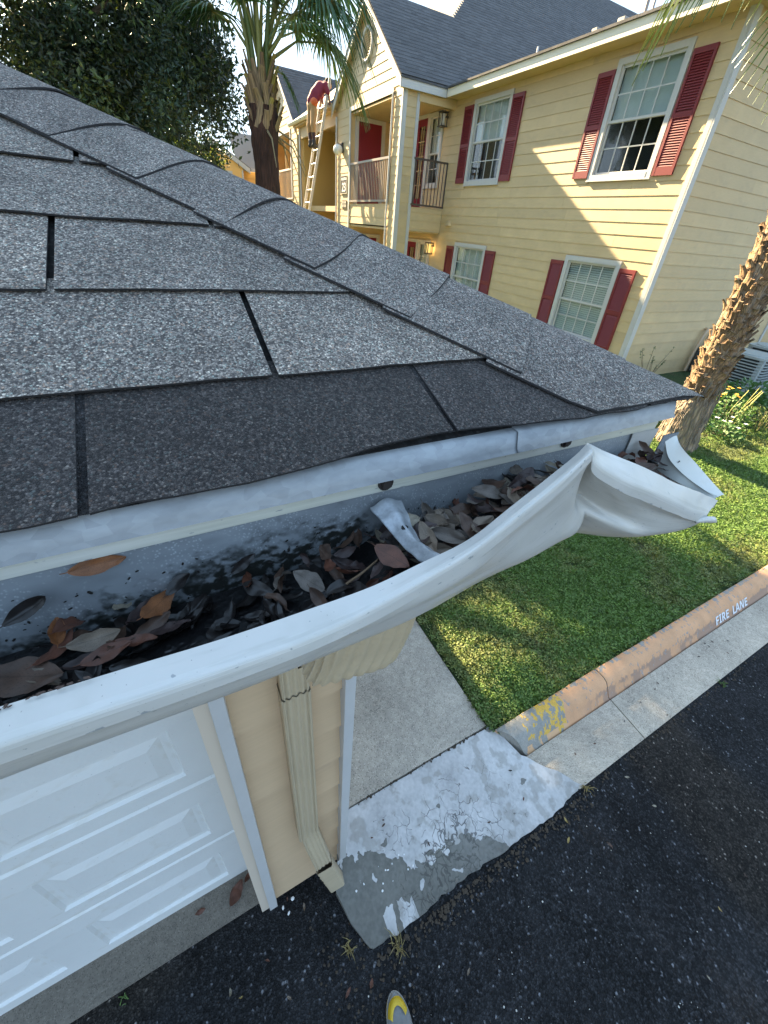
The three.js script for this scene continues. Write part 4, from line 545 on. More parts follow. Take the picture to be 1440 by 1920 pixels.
{
  // main wall
  const wins = [[-7.6, -6.14, 4.01, 5.93, 4.98, 0, 3], [-12.11, -10.56, 4.05, 5.98, 5.04, 0, 2], [-7.59, -6.11, 0.82, 2.59, 1.66, 1, 1], [-12.12, -10.56, 0.84, 2.57, 1.62, 2, 2]];
  const balc = [[-15.22, -14.5, 3.5, 5.92], [-14.44, -13.62, 4.04, 5.98], [-15.22, -14.5, 0.3, 2.45], [-14.4, -13.6, 0.8, 2.5]];
  const wall = part('wall', [fM.b(-25, -16.6, GR, 6.3, -0.15, -0.03)], mDarkIn, bld);
  // sheathing behind the boards, open at the windows
  const holes = wins.map((w) => [w[0] + 0.08, w[1] - 0.08, w[2] + 0.08, w[3] - 0.08]).concat(balc);
  const ys = [...new Set([GR, 6.28, ...holes.flatMap((h) => [h[2], h[3]])])].sort((a, b) => a - b), sh = [];
  for (let k = 0; k < ys.length - 1; k++) { const y = (ys[k] + ys[k + 1]) / 2, hs = holes.filter((h) => h[2] < y && h[3] > y).sort((a, b) => a[0] - b[0]); let s = -16.6; for (const h of hs) { if (h[0] > s) sh.push(fM.b(s, h[0], ys[k], ys[k + 1], -0.12, 0)); s = Math.max(s, h[1]); } sh.push(fM.b(s, GZ - 0.12, ys[k], ys[k + 1], -0.12, 0)); }
  part('sheathing', sh, mBCream, wall);
  siding(fM, wall, -16.7, GZ - 0.085, Y0, 6.14, wins.map((w) => [w[0] + 0.02, w[1] - 0.02, w[2] + 0.02, w[3] - 0.02]).concat(balc.map((h) => [h[0] - 0.1, h[1] + 0.1, h[2], h[3] + 0.1]), [[-16.7, -13.2, 2.84, 3.42]]));
  for (const w of wins) windowAt(fM, w[0], w[1], w[2], w[3], w[4], w[5], w[6]);
  for (const [a, b, c, d] of [[-6.105, -5.71, 4.04, 5.77], [-8.01, -7.61, 4.06, 5.79], [-10.545, -10.12, 4.1, 5.86], [-12.54, -12.13, 4.11, 5.89], [-6.095, -5.715, 0.76, 2.46], [-8.0, -7.61, 0.78, 2.46], [-10.545, -10.11, 0.78, 2.46], [-12.54, -12.13, 0.78, 2.45]]) shutter(fM, a, b, c, d);
  part('corner_board', [bx(MX - 0.032, MX + 0.1, GR + 0.05, 6.12, GZ - 0.085, GZ - 0.0), bx(MX - 0.03, MX + 0.1, GR + 0.05, 6.12, GZ + 0.002, GZ + 0.032)], mBT, bld);
  part('foundation', [bx(MX + 0.02, 20, 0, Y0 + 0.02, GZ - 6, GZ - 0.01), bx(MX + 0.02, MX + 6, 0, Y0 + 0.02, -16.6, GZ - 6)], M([0.07, 0.065, 0.06], 0.95), bld);
  // gable wall
  const gw = part('side_wall', bx(MX + 0.1, 20, GR, 6.28, GZ - 0.13, GZ - 0.001), mBCream, bld);
  siding(fG, gw, MX + 0.1, 20, Y0, 6.14, [[14.95, 16.45, 0.52, 2.1]]);
  windowAt(fG, 14.9, 16.5, 0.5, 2.15, 1.3, 3, 3);
  part('wall', bx(19.9, 20, GR, 6.28, -26, GZ - 0.13), mBCream, bld); part('wall', bx(MX, 20, GR, 6.28, -26, -25.9), mBCream, bld);
  // eave, soffit and the low roof at the near end, the steep roof behind
  part('soffit', [bx(8.44, MX + 0.1, 6.1, 6.115, -12.98, GZ + 0.4), bx(MX + 0.1, 20.4, 6.1, 6.115, GZ - 0.1, GZ + 0.4)], mBCream, bld);
  part('fascia', [bx(8.41, 8.44, 6.09, 6.27, -12.95, GZ + 0.43), bx(8.44, 20.4, 6.09, 6.27, GZ + 0.4, GZ + 0.43)], M([0.8, 0.73, 0.58], 0.55), bld);
  const roof = part('roof', [bx(8.37, 8.5, 6.272, 6.315, -12.9, GZ + 0.46), quadGeo([[V(8.4, 6.316, GZ + 0.46), V(8.4, 6.316, -12.9), V(24, 10.1, -12.9), V(24, 10.1, GZ - 4.2)], [V(8.4, 6.316, GZ + 0.46), V(24, 10.1, GZ - 4.2), V(30, 10.1, GZ - 4.2), V(30, 6.316, GZ + 0.46)]])], mRoof2, bld);
  const pipe = (x, y0, y1, z, r) => { const g = new THREE.CylinderGeometry(r, r, y1 - y0, 12); g.translate(x, (y0 + y1) / 2, z); return g; };
  part('vent_pipe', [pipe(8.72, 6.34, 6.68, -7.25, 0.03)], M([0.3, 0.27, 0.26], 0.6), roof); part('vent_pipe', [pipe(8.8, 6.34, 6.62, -7.17, 0.018)], M([0.3, 0.27, 0.26], 0.6), roof); part('vent_pipe', [pipe(8.6, 6.3, 6.5, -9.75, 0.02)], M([0.7, 0.7, 0.7], 0.6), roof);
  part('roof_vent', [bevelBox(8.6, 8.72, 6.36, 6.46, -7.72, -7.55, 0.02)], M([0.3, 0.29, 0.28], 0.6), roof); part('roof_vent', [bevelBox(8.6, 8.7, 6.36, 6.45, -8.3, -8.15, 0.02)], M([0.3, 0.29, 0.28], 0.6), roof);
  // ---- the projecting wing with balconies
  const WL = -18.05, RZ = -15.6, RY = 8.5, EY = 6.28, slope = (RY - EY) / (RZ + 13.0) * -1;
  const ww = part('wall', [fW.b(WL, -16.78, GR, 6.28, -0.15, 0), fW.b(-13.59, WZ, GR, 6.28, -0.1, -0.002), fW.b(-16.78, -13.59, 2.84, 3.45, -0.12, 0), fS.b(WX, 7.62, GR, 6.28, -0.1, -0.002), fS.b(7.62, MX, 2.78, 3.42, -0.12, 0), fS.b(7.62, MX, 5.92, 6.28, -0.12, 0.0), bx(WX + 0.15, MX, GR, 6.28, WL, WL + 0.12), bx(WX + 0.12, MX, GR, 6.28, -16.9, -16.78)], mBCream, bld);
  part('gable_wall', hexa([V(WX, 6.12, -18.2), V(WX, 6.12, -13.02), V(WX + 0.12, 6.12, -13.02), V(WX + 0.12, 6.12, -18.2), V(WX, RY - 0.06, RZ - 0.02), V(WX, RY - 0.06, RZ + 0.02), V(WX + 0.12, RY - 0.06, RZ + 0.02), V(WX + 0.12, RY - 0.06, RZ - 0.02)]), mBCream, ww);
  siding(fW, ww, WL, WZ, Y0, 6.2, [[-16.8, -13.6, 3.45, 6.16], [-16.8, -13.6, 0, 2.84]]);
  siding(fW, ww, -18.2, -13.0, 6.2, RY - 0.1, [], (y) => { const h = (RY - 0.15 - y) / slope; return [RZ - h, RZ + h]; });
  siding(fS, ww, WX + 0.11, 7.53, Y0, 6.1, []); siding(fS, ww, 7.62, MX - 0.03, 2.78, 3.4, []);
  siding(faceZ(-16.78), ww, WX + 0.1, MX, Y0, 6.1, [[7.24, 8.42, 3.4, 6.05], [7.24, 8.42, 0, 2.5]]);
  part('corner_board', [fW.b(WZ - 0.05, WZ + 0.026, GR, 6.12, 0.0, 0.03), fS.b(WX, WX + 0.11, GR, 6.12, 0.0, 0.032)], mBT, bld); part('corner_board', fS.b(7.53, 7.63, GR, 6.1, 0.0, 0.034), mBT, bld);
  part('opening_trim', [fW.b(-16.85, -13.66, 6.07, 6.18, 0.024, 0.05), fW.b(-16.85, -16.75, 3.45, 6.07, 0.024, 0.05), fW.b(-16.85, -16.78, GR, 3.45, 0.024, 0.05)], mBT, bld);
  part('beam', fS.b(7.6, MX, 5.9, 6.12, 0.002, 0.05), mBCream, bld);
  for (const [n, y] of [['balcony_floor', 3.42], ['balcony_ceiling', 6.06], ['porch_ceiling', 2.8], ['porch_floor', 0.26]]) part(n, bx(WX + 0.03, MX - 0.03, y - 0.06, y, -16.78, WZ - 0.03), mBCream, bld);
  const rl = part('railing', [fW.b(-16.76, -13.62, 4.6, 4.66, 0.0, 0.045), fW.b(-16.76, -13.62, 3.5, 3.56, 0.0, 0.045), fW.b(-16.74, -16.7, 3.54, 4.62, 0.005, 0.04), fW.b(-13.68, -13.64, 3.54, 4.62, 0.005, 0.04)], M([0.3, 0.26, 0.22], 0.4), bld); for (let z = -16.65; z < -13.7; z += 0.125) part('baluster', fW.b(z - 0.011, z + 0.011, 3.56, 4.6, 0.01, 0.03), M([0.3, 0.26, 0.22], 0.4), rl);
  const r2 = part('railing', [fS.b(7.6, MX, 4.61, 4.66, 0, 0.045), fS.b(7.6, MX, 3.46, 3.51, 0, 0.045), fS.b(7.63, 7.67, 3.5, 4.62, 0.005, 0.04), fS.b(8.8, 8.84, 3.5, 4.62, 0.005, 0.04)], mRail, bld); for (let x = 7.7; x < MX; x += 0.125) part('baluster', fS.b(x - 0.011, x + 0.011, 3.51, 4.61, 0.01, 0.03), mRail, r2);
  for (const [z, m] of [[-13.64, mBT], [WL, mBT]]) { const g = new THREE.CylinderGeometry(0.03, 0.03, 5.75, 10); g.translate(WX - 0.06, 3.2, z); part('drain_pipe', g, m, bld); }
  // doors: solid red one at the left side of each porch, glazed ones at the back
  const door = (y0, y1) => { const f = faceZ(-16.745); const d = part('door', f.b(7.36, 8.27, y0, y1, -0.04, 0.0), mRedDoor, bld); part('door_frame', [f.b(7.24, 7.36, y0, y1 + 0.12, -0.04, 0.04), f.b(8.27, 8.4, y0, y1 + 0.12, -0.04, 0.04), f.b(7.36, 8.27, y1, y1 + 0.12, -0.04, 0.038)], mBT, d); const k = new THREE.SphereGeometry(0.035, 12, 8); k.translate(8.18, y0 + 0.95, -16.7); part('handle', k, M([0.4, 0.35, 0.2], 0.3, { metalness: 0.8 }), d); }; door(3.43, 5.86); door(0.28, 2.4);
  const glazed = (y0, y1, nr) => { const d = part('glazed_door', [fM.b(-15.2, -15.06, y0, y1, -0.04, 0), fM.b(-14.66, -14.52, y0, y1, -0.04, 0), fM.b(-15.06, -14.66, y0, y0 + 0.25, -0.04, 0), fM.b(-15.06, -14.66, y1 - 0.18, y1, -0.04, 0)], mRedDoor, bld); const g = [], a = y0 + 0.25, b = y1 - 0.18; for (let k = 1; k < 3; k++) g.push(fM.b(-15.06 + k * 0.133 - 0.012, -15.06 + k * 0.133 + 0.012, a, b, -0.03, -0.005)); for (let k = 1; k < nr; k++) g.push(fM.b(-15.06, -14.66, lerp(a, b, k / nr) - 0.012, lerp(a, b, k / nr) + 0.012, -0.028, -0.007)); part('muntin', g, mBCream, d); part('pane', fM.b(-15.06, -14.66, a, b, -0.025, -0.02), glassM, d); part('recess', fM.b(-15.2, -14.5, y0, y1, -0.5, -0.45), M([0.1, 0.06, 0.03], 0.9), d); part('door_frame', [fM.b(-15.32, -15.2, y0, y1 + 0.1, 0, 0.04), fM.b(-14.52, -14.44, y0, y1 + 0.1, 0, 0.04), fM.b(-15.2, -14.52, y1, y1 + 0.1, 0, 0.038)], mBT, d); }; glazed(3.5, 5.9, 5); glazed(0.3, 2.42, 5);
  windowAt(fM, -14.44, -13.6, 4.04, 5.98, 4.95, 0, 2, 2); windowAt(fM, -14.42, -13.6, 0.8, 2.52, 1.6, 2, 2, 2);
  // wing roof: eave board, rake boards, shingle planes
  const SL = (z) => RY - slope * Math.abs(z - RZ);
  part('fascia', bx(6.93, 8.41, 6.08, 6.27, -13.0, -12.97), mBT, bld); part('fascia', bx(6.93, 7.3, 6.28, 6.46, -18.23, -18.2), mBT, bld); part('soffit', [bx(6.95, 8.44, 6.09, 6.1, WZ + 0.002, -13.0)], mBCream, bld);
  const rake = (sg) => hexa([V(6.9, SL(RZ + sg * 2.62) - 0.2, RZ + sg * 2.62), V(6.93, SL(RZ + sg * 2.62) - 0.2, RZ + sg * 2.62), V(6.93, RY - 0.2, RZ), V(6.9, RY - 0.2, RZ), V(6.9, SL(RZ + sg * 2.62) + 0.02, RZ + sg * 2.62), V(6.93, SL(RZ + sg * 2.62) + 0.02, RZ + sg * 2.62), V(6.93, RY + 0.02, RZ), V(6.9, RY + 0.02, RZ)]);
  part('rake_board', rake(1), mBT, bld); part('rake_board', rake(-1), mBT, bld);
  const under = (sg) => quadGeo([[V(6.93, SL(RZ + sg * 2.62) - 0.03, RZ + sg * 2.62), V(WX, SL(RZ + sg * 2.62) - 0.03, RZ + sg * 2.62), V(WX, RY - 0.03, RZ), V(6.93, RY - 0.03, RZ)]]); part('rake_soffit', [under(1), under(-1)], mBCream, bld);
  const TOPZ = -20.77, TOPY = SL(TOPZ) < 0 ? 0 : 6.28 + slope * (-12.95 - TOPZ), hipX = (z) => z > RZ ? 6.88 : 10 + (RZ - z);
  const wr = part('roof', [hexa([V(6.88, EY - 0.02, -12.95), V(12.2, EY - 0.02, -12.95), V(12.2, RY, RZ), V(6.88, RY, RZ), V(6.88, EY + 0.02, -12.95), V(12.2, EY + 0.02, -12.95), V(12.2, RY + 0.04, RZ), V(6.88, RY + 0.04, RZ)]), hexa([V(6.88, EY - 0.02, -18.25), V(12.2, EY - 0.02, -18.25), V(12.2, RY, RZ - 0.002), V(6.88, RY, RZ - 0.002), V(6.88, EY + 0.02, -18.25), V(12.2, EY + 0.02, -18.25), V(12.2, RY + 0.04, RZ - 0.002), V(6.88, RY + 0.04, RZ - 0.002)])], mRoof2, bld);
  // the tall hip roof of the main block: shaded south slope, sunlit west slope
  const R0 = V(10, RY + 0.04, RZ), R1 = V(10 + RZ - TOPZ, TOPY + 0.04, TOPZ), R2 = V(30, TOPY + 0.04, TOPZ);
  part('roof', quadGeo([[V(12.2, EY + 0.02, -12.95), V(34, EY + 0.02, -12.95), V(34, RY + 0.04, RZ), V(12.2, RY + 0.04, RZ)], [R0, V(34, RY + 0.04, RZ), V(34, TOPY + 0.04, TOPZ), R1]]), mRoof2, bld);
  part('roof', quadGeo([[V(10, RY + 0.04, -25.94), R0, R1, R1], [V(34, RY + 0.04, -25.94), V(10, RY + 0.04, -25.94), R1, V(34, TOPY + 0.04, TOPZ)], [V(10, RY + 0.04, -25.94), V(10, EY, -25.94), V(10, EY, RZ), R0]]), mRoof2, bld);
  const wc = []; for (let k = 0; k < 62; k++) { const z0 = -12.96 - k * 0.125, z1 = z0 - 0.125, f = (z) => 6.28 + slope * (-12.95 - z) + 0.043, y0 = f(z0), y1 = f(z1), a = hipX(z0) + (z0 > RZ ? 0 : 0.03); if (z1 < TOPZ) break; wc.push(hexa([V(a, y0, z0), V(30, y0, z0), V(30, y1, z1), V(a, y1, z1), V(a, y0 + 0.007, z0 + 0.003), V(30, y0 + 0.007, z0 + 0.003), V(30, y1 + 0.001, z1), V(a, y1 + 0.001, z1)], rnd() * 9, k * 0.2)); } part('shingle_course', wc, mRoof2, wr, null, 'stuff');
  part('ridge_cap', hexa([V(6.87, RY - 0.02, RZ + 0.12), V(10.05, RY - 0.02, RZ + 0.12), V(10.05, RY - 0.02, RZ - 0.12), V(6.87, RY - 0.02, RZ - 0.12), V(6.87, RY + 0.085, RZ + 0.01), V(10.05, RY + 0.085, RZ + 0.01), V(10.05, RY + 0.085, RZ - 0.01), V(6.87, RY + 0.085, RZ - 0.01)]), mRoof2, wr);
  // round louvred vent in the gable
  const gv = new THREE.TorusGeometry(0.36, 0.05, 10, 40); gv.rotateY(Math.PI / 2); gv.translate(WX - 0.03, 7.45, RZ); const gvP = part('gable_vent', gv, mBT, bld); const sl = []; for (let k = -6; k <= 6; k++) { const w = Math.sqrt(0.34 * 0.34 - (k * 0.052) ** 2); sl.push(fW.h(RZ - w, RZ + w, 7.45 + k * 0.052 - 0.024, 7.45 + k * 0.052 + 0.02, 0.05, 0.02, 0.018, 0)); } part('louvre', sl, mBCream, gvP);
  // ---- breezeway between the wings, its low roof and rain gutter
  part('wall', [bx(WX + 0.1, 13, GR, 6.3, -22.62, -22.5), bx(12.9, 13, GR, 6.3, -22.5, WL)], M([0.5, 0.36, 0.13], 0.7), bld);
  part('breezeway_header', [fW.b(-22.6, WL, 5.88, 6.36, -0.1, 0.01)], mBCream, bld); part('breezeway_ceiling', bx(WX, 13, 6.3, 6.36, -22.6, WL), mBCream, bld); part('landing', bx(WX + 0.4, 13, 3.2, 3.4, -22.5, WL), mBCream, bld);
  part('eave_gutter', grid(40, 8, (a, b) => { const z = lerp(-23.25, -18.12, a), q = [[6.86, 6.42], [6.84, 6.34], [6.79, 6.3], [6.74, 6.31], [6.71, 6.36], [6.69, 6.41], [6.7, 6.425], [6.72, 6.42], [6.725, 6.36]][Math.round(b * 8)]; return V(q[0], q[1], z); }), M([0.74, 0.66, 0.44], 0.5, { side: THREE.DoubleSide }), bld);
  part('fascia', bx(6.86, 6.89, 6.26, 6.44, -22.9, WL - 0.02), mBCream, bld); part('soffit', bx(6.89, WX, 6.26, 6.275, -22.9, WL - 0.02), mBCream, bld);
  part('roof', quadGeo([[V(6.8, 6.46, -18.1), V(6.8, 6.46, -23.0), V(10, 8.7, -23.0), V(10, 8.7, -18.1)]]), M([0.42, 0.35, 0.26], 0.9), bld);
  const cd = [[7.02, 6.3, -22.98], [7.0, 6.2, -22.98], [7.05, 6.08, -22.95], [7.05, 5.9, -22.95], [7.05, 3, -22.95], [7.05, 0.4, -22.95]].map((p) => V(...p)); part('drain_pipe', tube(cd, 0.04, 8, 40), M([0.5, 0.42, 0.24], 0.5), bld);
  // ---- left wing
  const LZ = -25.6, LY = 8.78, LE = 6.38, ls = (LY - LE) / 2.75, LS = (z) => LY - ls * Math.abs(z - LZ);
  const lw = part('wall', [fW.b(-28.35, -27.75, GR, 6.4, -0.12, 0), fW.b(-24.2, -22.62, GR, 6.4, -0.12, 0), fW.b(-27.75, -24.2, 2.9, 3.65, -0.12, 0), bx(WX, 13, GR, 6.4, -28.45, -28.35), bx(MX, 13, GR, 6.4, -28.3, -22.7), hexa([V(WX, 6.3, -28.5), V(WX, 6.3, -22.7), V(WX + 0.1, 6.3, -22.7), V(WX + 0.1, 6.3, -28.5), V(WX, LY - 0.06, LZ - 0.02), V(WX, LY - 0.06, LZ + 0.02), V(WX + 0.1, LY - 0.06, LZ + 0.02), V(WX + 0.1, LY - 0.06, LZ - 0.02)])], mBCream, bld);
  siding(fW, lw, -28.35, -22.66, Y0, 6.4, [[-27.8, -24.15, 3.65, 6.36], [-27.8, -24.15, 0, 2.9]]); siding(fW, lw, -28.5, -22.7, 6.4, LY - 0.1, [], (y) => { const h = (LY - 0.15 - y) / ls; return [LZ - h, LZ + h]; });
  part('opening_trim', [fW.b(-27.85, -24.12, 6.3, 6.42, 0.024, 0.05), fW.b(-27.85, -27.74, 3.65, 6.3, 0.024, 0.05), fW.b(-24.2, -24.12, 3.65, 6.3, 0.024, 0.05)], mBT, bld);
  part('corner_board', [fW.b(-22.78, -22.66, GR, 6.3, 0, 0.03), bx(WX, WX + 0.1, GR, 6.3, -22.66, -22.63)], mBT, bld);
  part('railing', [fW.b(-27.74, -24.2, 4.84, 4.92, 0, 0.045), fW.b(-27.74, -24.2, 3.64, 3.7, 0, 0.045)], M([0.6, 0.55, 0.48], 0.5), bld);
  { const g = []; for (let z = -27.6; z < -24.25; z += 0.13) g.push(fW.b(z - 0.009, z + 0.009, 3.7, 4.84, 0.01, 0.03)); part('balusters', g, M([0.35, 0.3, 0.24], 0.5), bld, null, 'stuff'); }
  for (const y of [3.62, 6.3]) part('balcony_floor', bx(WX + 0.05, MX, y - 0.05, y, -28.3, -22.7), mBCream, bld);
  { const d = part('door', fM.b(-27.5, -26.6, 3.65, 5.9, 0.01, 0.05), mRedDoor, bld); part('door_frame', [fM.b(-27.62, -27.5, 3.65, 6, 0, 0.07), fM.b(-26.6, -26.48, 3.65, 6, 0, 0.07)], mBT, d); }
  part('porch_post', bx(WX + 0.3, WX + 0.45, 3.6, 6.3, -26.4, -26.2), M([0.6, 0.4, 0.16], 0.7), bld);
  const rk = (sg) => hexa([V(6.88, LS(LZ + sg * 2.8) - 0.22, LZ + sg * 2.8), V(6.93, LS(LZ + sg * 2.8) - 0.22, LZ + sg * 2.8), V(6.93, LY - 0.22, LZ), V(6.88, LY - 0.22, LZ), V(6.88, LS(LZ + sg * 2.8) + 0.02, LZ + sg * 2.8), V(6.93, LS(LZ + sg * 2.8) + 0.02, LZ + sg * 2.8), V(6.93, LY + 0.02, LZ), V(6.88, LY + 0.02, LZ)]);
  part('rake_board', rk(1), mBT, bld); part('rake_board', rk(-1), mBT, bld);
  const lr = [hexa([V(6.86, LE - 0.06, -22.75), V(14, LE - 0.06, -22.75), V(14, LY, LZ), V(6.86, LY, LZ), V(6.86, LE, -22.75), V(14, LE, -22.75), V(14, LY + 0.04, LZ), V(6.86, LY + 0.04, LZ)]), hexa([V(6.86, LE - 0.06, -28.45), V(14, LE - 0.06, -28.45), V(14, LY, LZ - 0.002), V(6.86, LY, LZ - 0.002), V(6.86, LE, -28.45), V(14, LE, -28.45), V(14, LY + 0.04, LZ - 0.002), V(6.86, LY + 0.04, LZ - 0.002)])];
  for (let k = 0; k < 22; k++) { const z0 = -22.78 - k * 0.128, z1 = z0 - 0.128, y0 = LS(z0) + 0.043, y1 = LS(z1) + 0.043; lr.push(hexa([V(6.86, y0, z0), V(14, y0, z0), V(14, y1, z1), V(6.86, y1, z1), V(6.86, y0 + 0.013, z0 + 0.004), V(14, y0 + 0.013, z0 + 0.004), V(14, y1, z1), V(6.86, y1, z1)], rnd() * 9, k)); } part('roof', lr, mRoof2, bld);
  part('wall_vent', hexa([V(MX - 0.1, 3.0, -12.72), V(MX - 0.1, 3.0, -12.55), V(MX - 0.01, 3.0, -12.5), V(MX - 0.01, 3.0, -12.77), V(MX - 0.04, 3.13, -12.68), V(MX - 0.04, 3.13, -12.58), V(MX - 0.01, 3.16, -12.55), V(MX - 0.01, 3.16, -12.72)]), mBCream, bld);
}
// signs on the wing wall
{
  const sg = thing('building_sign', 'dark building sign with a large white number 23 beside the breezeway', 'sign', [WX - 0.03, 4.04, -17.3]);
  part('panel', fW.b(-17.58, -16.98, 3.78, 4.3, 0.026, 0.045), M([0.025, 0.02, 0.022], 0.6), sg); part('border', [fW.b(-17.6, -16.96, 4.3, 4.32, 0.026, 0.055), fW.b(-17.6, -16.96, 3.76, 3.78, 0.026, 0.055), fW.b(-17.6, -17.58, 3.78, 4.3, 0.026, 0.055), fW.b(-16.98, -16.96, 3.78, 4.3, 0.026, 0.055)], M([0.45, 0.4, 0.3], 0.6), sg);
  const w = globalThis.__word, put = (txt, size, zc, y, wd) => { const g = w(txt, size, 0.006), b = g.boundingBox; g.translate(-(b.min.x + b.max.x) / 2, 0, 0); g.scale(wd / (b.max.x - b.min.x), 1, 1); g.rotateY(-Math.PI / 2); g.translate(WX - 0.046, y, zc); return g; };
  part('lettering', [put('BUILDING', 0.085, -17.28, 4.18, 0.5), put('23', 0.27, -17.28, 3.83, 0.36)], M([0.75, 0.75, 0.72], 0.6), sg);
  const s2 = thing('unit_sign', 'small grey plaque of unit numbers below the building sign', 'sign', [WX - 0.03, 3.43, -17.25]);
  part('panel', fW.b(-17.48, -17.02, 3.31, 3.56, 0.026, 0.042), M([0.08, 0.07, 0.06], 0.6), s2); const rows = []; for (let r = 0; r < 2; r++) for (let c = 0; c < 2; c++) rows.push(fW.b(-17.45 + c * 0.22, -17.27 + c * 0.22, 3.34 + r * 0.11, 3.42 + r * 0.11, 0.043, 0.047)); part('plate', rows, M([0.35, 0.32, 0.26], 0.6), s2);
  // wall lamps
  const globe = thing('wall_lamp', 'white globe wall lamp on the siding between breezeway and balcony', 'lamp', [WX - 0.1, 5.1, -17.5]); { const a = new THREE.SphereGeometry(0.17, 20, 14); a.translate(WX - 0.2, 5.08, -17.52); part('globe', a, M([0.75, 0.74, 0.7], 0.3), globe); part('bracket', [bevelBox(WX - 0.1, WX - 0.02, 5.0, 5.3, -17.6, -17.44, 0.01), bx(WX - 0.22, WX - 0.08, 5.2, 5.26, -17.55, -17.49)], M([0.06, 0.055, 0.05], 0.5), globe); }
  const lantern = (y, x, z, lab, lit) => { const t = thing('wall_lantern', lab, 'lamp', [x, y, z]); const b = []; for (const [dx, dz] of [[-0.09, -0.09], [0.09, -0.09], [-0.09, 0.09], [0.09, 0.09]]) b.push(bx(x + dx - 0.01, x + dx + 0.01, y - 0.15, y + 0.15, z + dz - 0.01, z + dz + 0.01)); b.push(bx(x - 0.11, x + 0.11, y + 0.15, y + 0.18, z - 0.11, z + 0.11), bx(x - 0.11, x + 0.11, y - 0.18, y - 0.15, z - 0.11, z + 0.11), bx(x + 0.1, x + 0.2, y + 0.05, y + 0.1, z - 0.03, z + 0.03)); part('cage', b, M([0.06, 0.05, 0.04], 0.5), t); const c = new THREE.CylinderGeometry(0.07, 0.07, 0.26, 16); c.translate(x, y, z); part('glass', c, lit ? M([0.9, 0.7, 0.3], 0.4, { emissive: new THREE.Color(1, 0.62, 0.15), emissiveIntensity: 0.12 }) : M([0.5, 0.5, 0.42], 0.3), t); if (lit) { const p = new THREE.PointLight(new THREE.Color(1, 0.65, 0.25), 0.06, 0, 2); p.position.set(0, 0, 0); p.castShadow = true; p.shadow.radius = 3; t.add(p); } };
  lantern(5.7, MX - 0.2, -13.4, 'unlit square lantern beside the upper balcony window', false); lantern(2.3, MX - 0.2, -13.38, 'lit square lantern glowing yellow in the lower porch', true);
  const wl = thing('breezeway_lamp', 'small boxy lamp on the dark breezeway wall behind the ladder', 'lamp', [9.2, 5.0, -22.4]); part('housing', bevelBox(9.1, 9.35, 5.1, 5.2, -22.48, -22.3, 0.01), M([0.04, 0.04, 0.04], 0.5), wl); part('lens', bevelBox(9.12, 9.33, 4.86, 5.1, -22.47, -22.33, 0.015), M([0.7, 0.68, 0.6], 0.4), wl);
}

